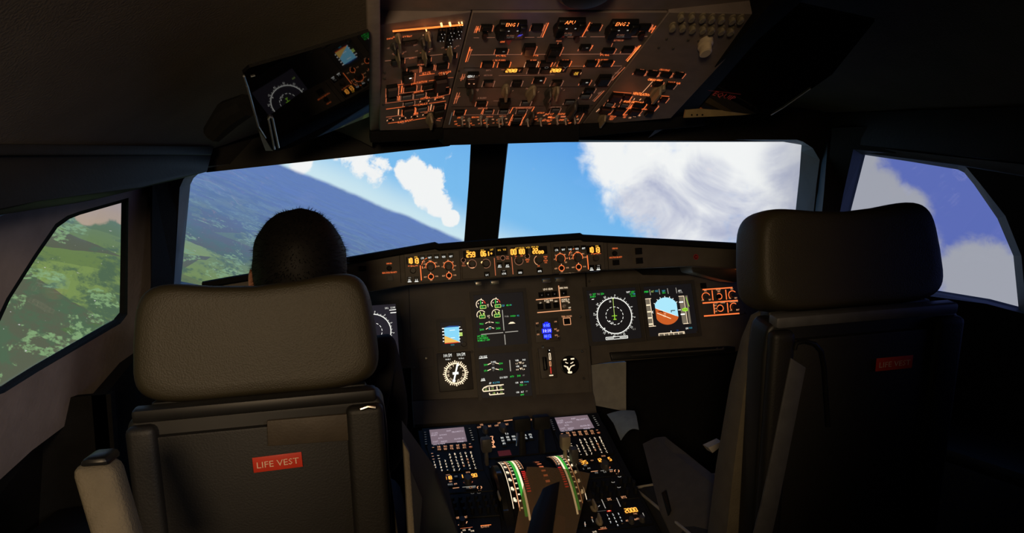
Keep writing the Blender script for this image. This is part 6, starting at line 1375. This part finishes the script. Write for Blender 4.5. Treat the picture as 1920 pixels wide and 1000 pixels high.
    mb = MB(); mb.box((0, .38, .50), (.46, .46, .10)); mk('seat_cushion', mb, M_['sheep'], s, T(0, 0, 0), bevel=.03, seg=3)
    mb = MB(); mb.tube([(-.225, .17, .548), (-.228, .59, .548), (0, .606, .552), (.228, .59, .548), (.225, .17, .548)], .004, 6); mk('cushion_piping', mb, M_['piping'], s, T(0, 0, 0), smooth=True)
    mb = MB(); mb.box((0, .34, .415), (.44, .50, .07)); mb.box((0, .34, .20), (.26, .30, .36), taper=.9); mb.box((0, .34, .02), (.40, .46, .04)); mk('seat_base', mb, M_['shelldark'], s, T(0, 0, 0) if dz == 0 else Matrix.Translation((x, y, 0)), bevel=.01)
    return s, T, B, fr
sL, TL, BL, fL = seat(-.592, 1.345, -.012, 9, 'pilot seat with olive headrest and bright red LIFE VEST placard, occupied by a person', 0)
sR, TR, BR, fR = seat(.476, 1.318, .058, 13, 'empty pilot seat with dark headrest and dim red LIFE VEST placard beside the right window', 1)
# left seat: raised outer armrest and lowered inner armrest
mb = MB(); pts = [W(127, 880, .95), W(208, 873, .95), (W(262, 1060, .93)), W(186, 1080, .93)]
mb.solid(pts, (0, .05, .0)); ar = mk('armrest', mb, M_['cloth'], sL, bevel=.012, seg=3, label='pale armrest folded upright')
mb = MB(); mb.solid([W(146, 879, .955), W(152, 862, .955), W(198, 858, .955), W(205, 875, .955)], (0, .05, 0)); mk('armrest_end', mb, M_['gloss'], ar, bevel=.006)
mb = MB(); mb.solid([W(752, 780, 1.14), W(812, 876, 1.60), W(834, 885, 1.60), W(862, 1010, 1.44), W(880, 1100, 1.36), W(790, 1100, 1.14), W(762, 1000, 1.12)], (-.0, .0, -.045)); mk('armrest', mb, M_['shelldark'], sL, bevel=.006, label='black armrest lowered beside the pedestal')
mb = MB(); mb.solid([W(756, 830, 1.09), W(768, 850, 1.09), W(782, 1060, 1.06), W(768, 1060, 1.06)], (0, .03, 0)); mk('side_strap', mb, M_['cloth'], sL, bevel=.003)
# right seat: pale side panel at its inner side
mb = MB(); mb.solid([W(1203, 832, 1.90), W(1228, 820, 1.92), W(1262, 850, 1.84), W(1345, 915, 1.62), W(1400, 1010, 1.50), W(1410, 1100, 1.42), W(1300, 1100, 1.52), W(1236, 960, 1.68)], (.03, .0, 0)); sp = mk('side_panel', mb, M_['seatside'], sR, bevel=.004, label='pale panel at the inner side')
mb = MB(); mb.solid([W(1240, 925, 1.70), W(1247, 920, 1.70), W(1256, 958, 1.66), W(1252, 968, 1.66)], (.004, .0, 0)); mk('dark_slot', mb, M_['gloss'], sp)
mb = MB(); mb.solid([W(1398, 950, 1.40), W(1416, 945, 1.40), W(1424, 975, 1.38), W(1408, 990, 1.38)], (.01, .02, 0)); mb2 = mb; mk('recline_knob', mb, M_['beige'], sR, bevel=.004)
mb = MB(); mb.solid([W(1328, 840, 1.66), W(1354, 828, 1.66), W(1354, 836, 1.66), W(1336, 850, 1.66)], (0, .03, .0)); mk('belt_end', mb, M_['piping'], sR)

# ------------------------------------------------------------------ pale board and paper in the right footwell
mb = MB(); mb.solid([W(1106, 684, 2.44), W(1174, 679, 2.44), W(1174, 772, 2.40), W(1112, 760, 2.40)], (0, .02, 0))
mk('footwell_board', mb, M_['board'], None, Matrix.Identity(4), label='pale board in the footwell right of the centre screens', cat='board')
mb = MB(); N_ = 8; lo = []
for i in range(N_+1):
    t = i/N_; a = W(1138+52*t, 777-6*t, 2.22-.02*t); b = W(1164+34*t, 826-20*t-10*math.sin(PI*t), 2.12-.02*t); lo.append([a+V((0, 0, .006*math.sin(3*t))), (a+b)/2+V((0, 0, .012)), b])
mb.loft(lo, closed=False); vs2 = [V(v)-V((0, 0, .0012)) for v in mb.v]; mb.add(vs2, [f[::-1] for f in list(mb.f)])
mk('paper_sheet', mb, M_['paper'], None, Matrix.Identity(4), smooth=True, label='blue grey paper sheet beside the right keypad of the pedestal', cat='paper')

# ------------------------------------------------------------------ plastic sleeve leaning on the throttle levers
sm = bpy.data.materials.new('clear_plastic_sleeve'); sm.use_nodes = True
sn = NT(sm); sm.node_tree.nodes.clear()
t_ = sn.node('ShaderNodeBsdfTransparent'); t_.inputs[0].default_value = (.80, .72, .58, 1)
d_ = sn.node('ShaderNodeBsdfDiffuse'); d_.inputs[0].default_value = (.34, .25, .16, 1)
g_ = sn.node('ShaderNodeBsdfGlossy'); g_.inputs[0].default_value = (1, .9, .7, 1); g_.inputs['Roughness'].default_value = .18
m1 = sn.node('ShaderNodeMixShader'); m1.inputs[0].default_value = .36; sn.put(m1.inputs[1], t_.outputs[0]); sn.put(m1.inputs[2], d_.outputs[0])
m2 = sn.node('ShaderNodeMixShader'); m2.inputs[0].default_value = .06; sn.put(m2.inputs[1], m1.outputs[0]); sn.put(m2.inputs[2], g_.outputs[0])
so = sn.node('ShaderNodeOutputMaterial'); sn.put(so.inputs[0], m2.outputs[0])
sv = thing('plastic_sleeve', W(1035, 960, 1.72), 'translucent plastic sleeve with a dark strip propped on the throttle levers', 'sleeve')
def sheet(name, top, bot, m, par, bulge=.012, n=10, th=.0008):
    mb = MB(); lo = []
    for i in range(n+1):
        t = i/n; row = []
        for j in range(n+1):
            q = j/n; A = W(top[0][0]+(top[1][0]-top[0][0])*q, top[0][1]+(top[1][1]-top[0][1])*q, top[0][2]+(top[1][2]-top[0][2])*q); B_ = W(bot[0][0]+(bot[1][0]-bot[0][0])*q, bot[0][1]+(bot[1][1]-bot[0][1])*q, bot[0][2]+(bot[1][2]-bot[0][2])*q)
            row.append(A*(1-t)+B_*t + V((0, -bulge*math.sin(PI*q)*(.5+.5*t), bulge*.5*math.sin(PI*q))))
        lo.append(row)
    mb.loft(lo, closed=False); k_ = [V(v)+V((0, th, 0)) for v in mb.v]; mb.add(k_, [f[::-1] for f in list(mb.f)])
    return mk(name, mb, m, par, smooth=True)
sheet('sleeve_front', [(988, 876, 1.72), (1106, 888, 1.72)], [(952, 1070, 1.50), (1064, 1070, 1.50)], sm, sv)
sheet('dark_strip', [(1008, 922, 1.665), (1049, 904, 1.665)], [(972, 1070, 1.47), (1026, 1070, 1.47)], M_['gloss'], sv, .006)
sheet('pink_card', [(1036, 966, 1.655), (1060, 970, 1.655)], [(1028, 1070, 1.49), (1058, 1070, 1.49)], mat('pink_card', (.40, .16, .09), .7), sv, .004)
mb = MB(); mb.tube([W(1063, 936, 1.66), W(1045, 965, 1.63), W(1022, 1010, 1.57)], .0018, 6); mk('fold_line', mb, M_['pad'], sv, smooth=True)

# ------------------------------------------------------------------ the person in the left seat
HX, HY, HZ = -.537, 1.575, 1.240
pp = thing('person', (HX, HY+.1, .55), 'person with short dark hair seated in the left pilot seat facing the windshield', 'person')
def skin(name, verts, edges, radii, root, m, par, sub=2):
    me = bpy.data.meshes.new(name); me.from_pydata([V(v) for v in verts], edges, [])
    o = bpy.data.objects.new(name+'_tmp', me); COL.objects.link(o)
    sk = o.modifiers.new('s', 'SKIN'); sb = o.modifiers.new('b', 'SUBSURF'); sb.levels = sub; sb.render_levels = sub; sk.use_smooth_shade = True
    for i, r in enumerate(radii):
        d = me.skin_vertices[0].data[i]; d.radius = r if isinstance(r, tuple) else (r, r); d.use_root = (i == root)
    dg = bpy.context.evaluated_depsgraph_get(); nm = bpy.data.meshes.new_from_object(o.evaluated_get(dg))
    bpy.data.objects.remove(o); nm.name = name; nm.materials.clear(); nm.materials.append(m)
    nm.polygons.foreach_set('use_smooth', [True]*len(nm.polygons))
    ob_ = bpy.data.objects.new(name, nm); link(ob_, par, Matrix.Identity(4)); return ob_
vb = [(HX, HY+.10, .60), (HX, HY+.06, .72), (HX, HY+.03, .86), (HX, HY+.02, .99), (HX, HY+.02, 1.075), (HX, HY+.015, 1.125), (HX, HY+.02, 1.17), (HX, HY+.022, 1.235), (HX, HY+.01, 1.285)]
rb_ = [(.15, .105), (.14, .10), (.15, .105), (.155, .10), (.09, .07), (.055, .055), (.060, .068), (.070, .085), (.055, .07)]
eb = [(i, i+1) for i in range(8)]
def chain(start, pts, rad):
    p = start
    for v, r in zip(pts, rad): vb.append(v); rb_.append(r); eb.append((p, len(vb)-1)); p = len(vb)-1
    return p
hands = []
for sg, el, wr in ((-1, (HX-.25, HY+.14, .83), (HX-.26, HY+.38, .80)), (1, (HX+.145, HY+.10, .82), (HX+.07, HY+.36, .70))):
    chain(3, [(HX+sg*.145, HY+.02, 1.045), (HX+sg*(.20 if sg < 0 else .155), HY+.06, .95), el, tuple((V(el)+V(wr))/2), wr], [.062, .050, .042, .038, .028]); hands.append((sg, V(el), V(wr)))
    chain(0, [(HX+sg*.10, HY+.16, .60), (HX+sg*.12, HY+.34, .615), (HX+sg*.13, HY+.50, .62), (HX+sg*.13, HY+.60, .42), (HX+sg*.12, HY+.72, .12), (HX+sg*.12, HY+.84, .06)], [.085, .075, .062, .055, .042, .035])
body = skin('body', vb, eb, rb_, 0, M_['shirt'], pp); body.data.materials.append(M_['skin']); body.data.materials.append(M_['trousers'])
for p in body.data.polygons:
    z = p.center.z
    p.material_index = 1 if z > 1.115 else (2 if z < .68 and p.center.y > HY+.0 and p.center.y < 3 and abs(p.center.x-HX) < .2 and z < .66 else 0)
for sg, el, wr in hands:                                # hands with four fingers and a thumb
    d = (wr-el).normalized(); side = d.cross(V((0, 0, 1))).normalized()*sg; dn = V((0, 0, -1))
    v = [wr-d*.01, wr+d*.035, wr+d*.07]; r = [(.024, .018), (.034, .016), (.036, .014)]; e = [(0, 1), (1, 2)]
    for k, ln in enumerate((.062, .072, .066, .052)):
        b0 = wr+d*.072+side*(.027-.018*k)*-1
        pts = [b0, b0+d*ln*.45+dn*.006, b0+d*ln*.75+dn*.022, b0+d*ln*.85+dn*.042]
        i0 = len(v); v += pts; r += [.0095, .009, .0085, .0075]; e += [(2, i0), (i0, i0+1), (i0+1, i0+2), (i0+2, i0+3)]
    b0 = wr+d*.025-side*.032*1; i0 = len(v); v += [b0, b0+d*.03-side*.016+dn*.008, b0+d*.055-side*.012+dn*.018]; r += [.012, .0105, .009]; e += [(1, i0), (i0, i0+1), (i0+1, i0+2)]
    skin('hand', v, e, r, 0, M_['skin'], pp, 1)
# face, ears
def blob(name, c, rx, ry, rz, m, par, n=14):
    mb = MB(); lo = []
    for j in range(1, n):
        t = -PI/2+PI*j/n; lo.append([(c[0]+rx*math.cos(t)*math.cos(2*PI*i/n), c[1]+ry*math.cos(t)*math.sin(2*PI*i/n), c[2]+rz*math.sin(t)) for i in range(n)])
    mb.loft(lo, caps=True); return mk(name, mb, m, par, smooth=True, angle=80)
for sg in (-1, 1):
    mb = MB(); c = V((HX+(-.086 if sg < 0 else .074), HY+.012, HZ-.028)); lo = []
    for t, sc in ((0, .6), (.4, 1.0), (.8, 1.0), (1.0, .7)):
        lo.append([c + V((sg*(.014*t), -.010*t + .017*sc*math.cos(2*PI*i/16), .031*sc*math.sin(2*PI*i/16)+.003*math.cos(2*PI*i/16))) for i in range(16)])
    lo.append([c + V((sg*.008, -.008+.009*math.cos(2*PI*i/16), .018*math.sin(2*PI*i/16))) for i in range(16)])
    if sg < 0: lo = [l[::-1] for l in lo]
    mb.loft(lo, caps=True); mk('ear', mb, M_['skin'], pp, smooth=True, angle=70)
    blob('eye', (HX+sg*.032, HY+.098, HZ-.002), .012, .010, .010, mat('eye_white', (.6, .6, .58), .2), pp)
mb = MB(); mb.loft([[(HX-.007, HY+.10, HZ), (HX+.007, HY+.10, HZ), (HX+.007, HY+.085, HZ), (HX-.007, HY+.085, HZ)], [(HX-.016, HY+.122, HZ-.042), (HX+.016, HY+.122, HZ-.042), (HX+.017, HY+.09, HZ-.045), (HX-.017, HY+.09, HZ-.045)], [(HX-.010, HY+.10, HZ-.050), (HX+.010, HY+.10, HZ-.050), (HX+.01, HY+.09, HZ-.05), (HX-.01, HY+.09, HZ-.05)]], caps=True); mk('nose', mb, M_['skin'], pp, bevel=.004)
blob('mouth', (HX, HY+.096, HZ-.072), .024, .008, .006, mat('lips', (.30, .10, .08), .5), pp)
# hair: a lumpy cap and short strands
def hr_pt(a, t, off=0.0):                               # a around, t from crown (0) to nape (1)
    th = t*PI*.60; f = .84 if math.sin(a) > .35 else 1.0
    x = .0915*abs(math.sin(th))**.82*math.cos(a); yv = .100*math.sin(th)*math.sin(a); z = .118*math.cos(th) if math.cos(th) > 0 else .150*math.cos(th)
    if z < 0: x *= 1-.9*abs(z); yv *= 1-1.2*abs(z)
    p = V((HX+x, HY-.002+yv, HZ-.002+z)); nrm = V((x/.0855, yv/.10, z/.118)).normalized()
    return p + nrm*(off+.004*noise.noise(p*40)), nrm
mb = MB(); lo = []; na_, nt_ = 40, 18
for j in range(nt_+1):
    row = []
    for i in range(na_):
        a = 2*PI*i/na_; front = max(0, math.sin(a)); t = (j/nt_)*(1.0-.52*front**.7); row.append(hr_pt(a, max(t, .02))[0])
    lo.append(row)
mb.loft(lo[::-1], caps=True)
rn = random.Random(5); 
for _ in range(2600):
    a = rn.random()*2*PI; t = math.sqrt(rn.random())*(1.0-.52*max(0, math.sin(a))**.7); p, nrm = hr_pt(a, max(t, .03))
    fl = V((math.cos(a)*.6+rn.uniform(-.5, .5), math.sin(a)*.6+rn.uniform(-.5, .5), -.9*t+rn.uniform(-.3, .4))); tip = p + nrm*rn.uniform(.002, .0065) + fl*rn.uniform(.004, .010)*(1.3 if t < .35 else .8)
    sd_ = nrm.cross(fl).normalized()*.0009
    mb.add([p-sd_-nrm*.002, p+sd_-nrm*.002, tip], [(0, 1, 2)])
mk('hair', mb, M_['hair'], pp, smooth=True, angle=60)
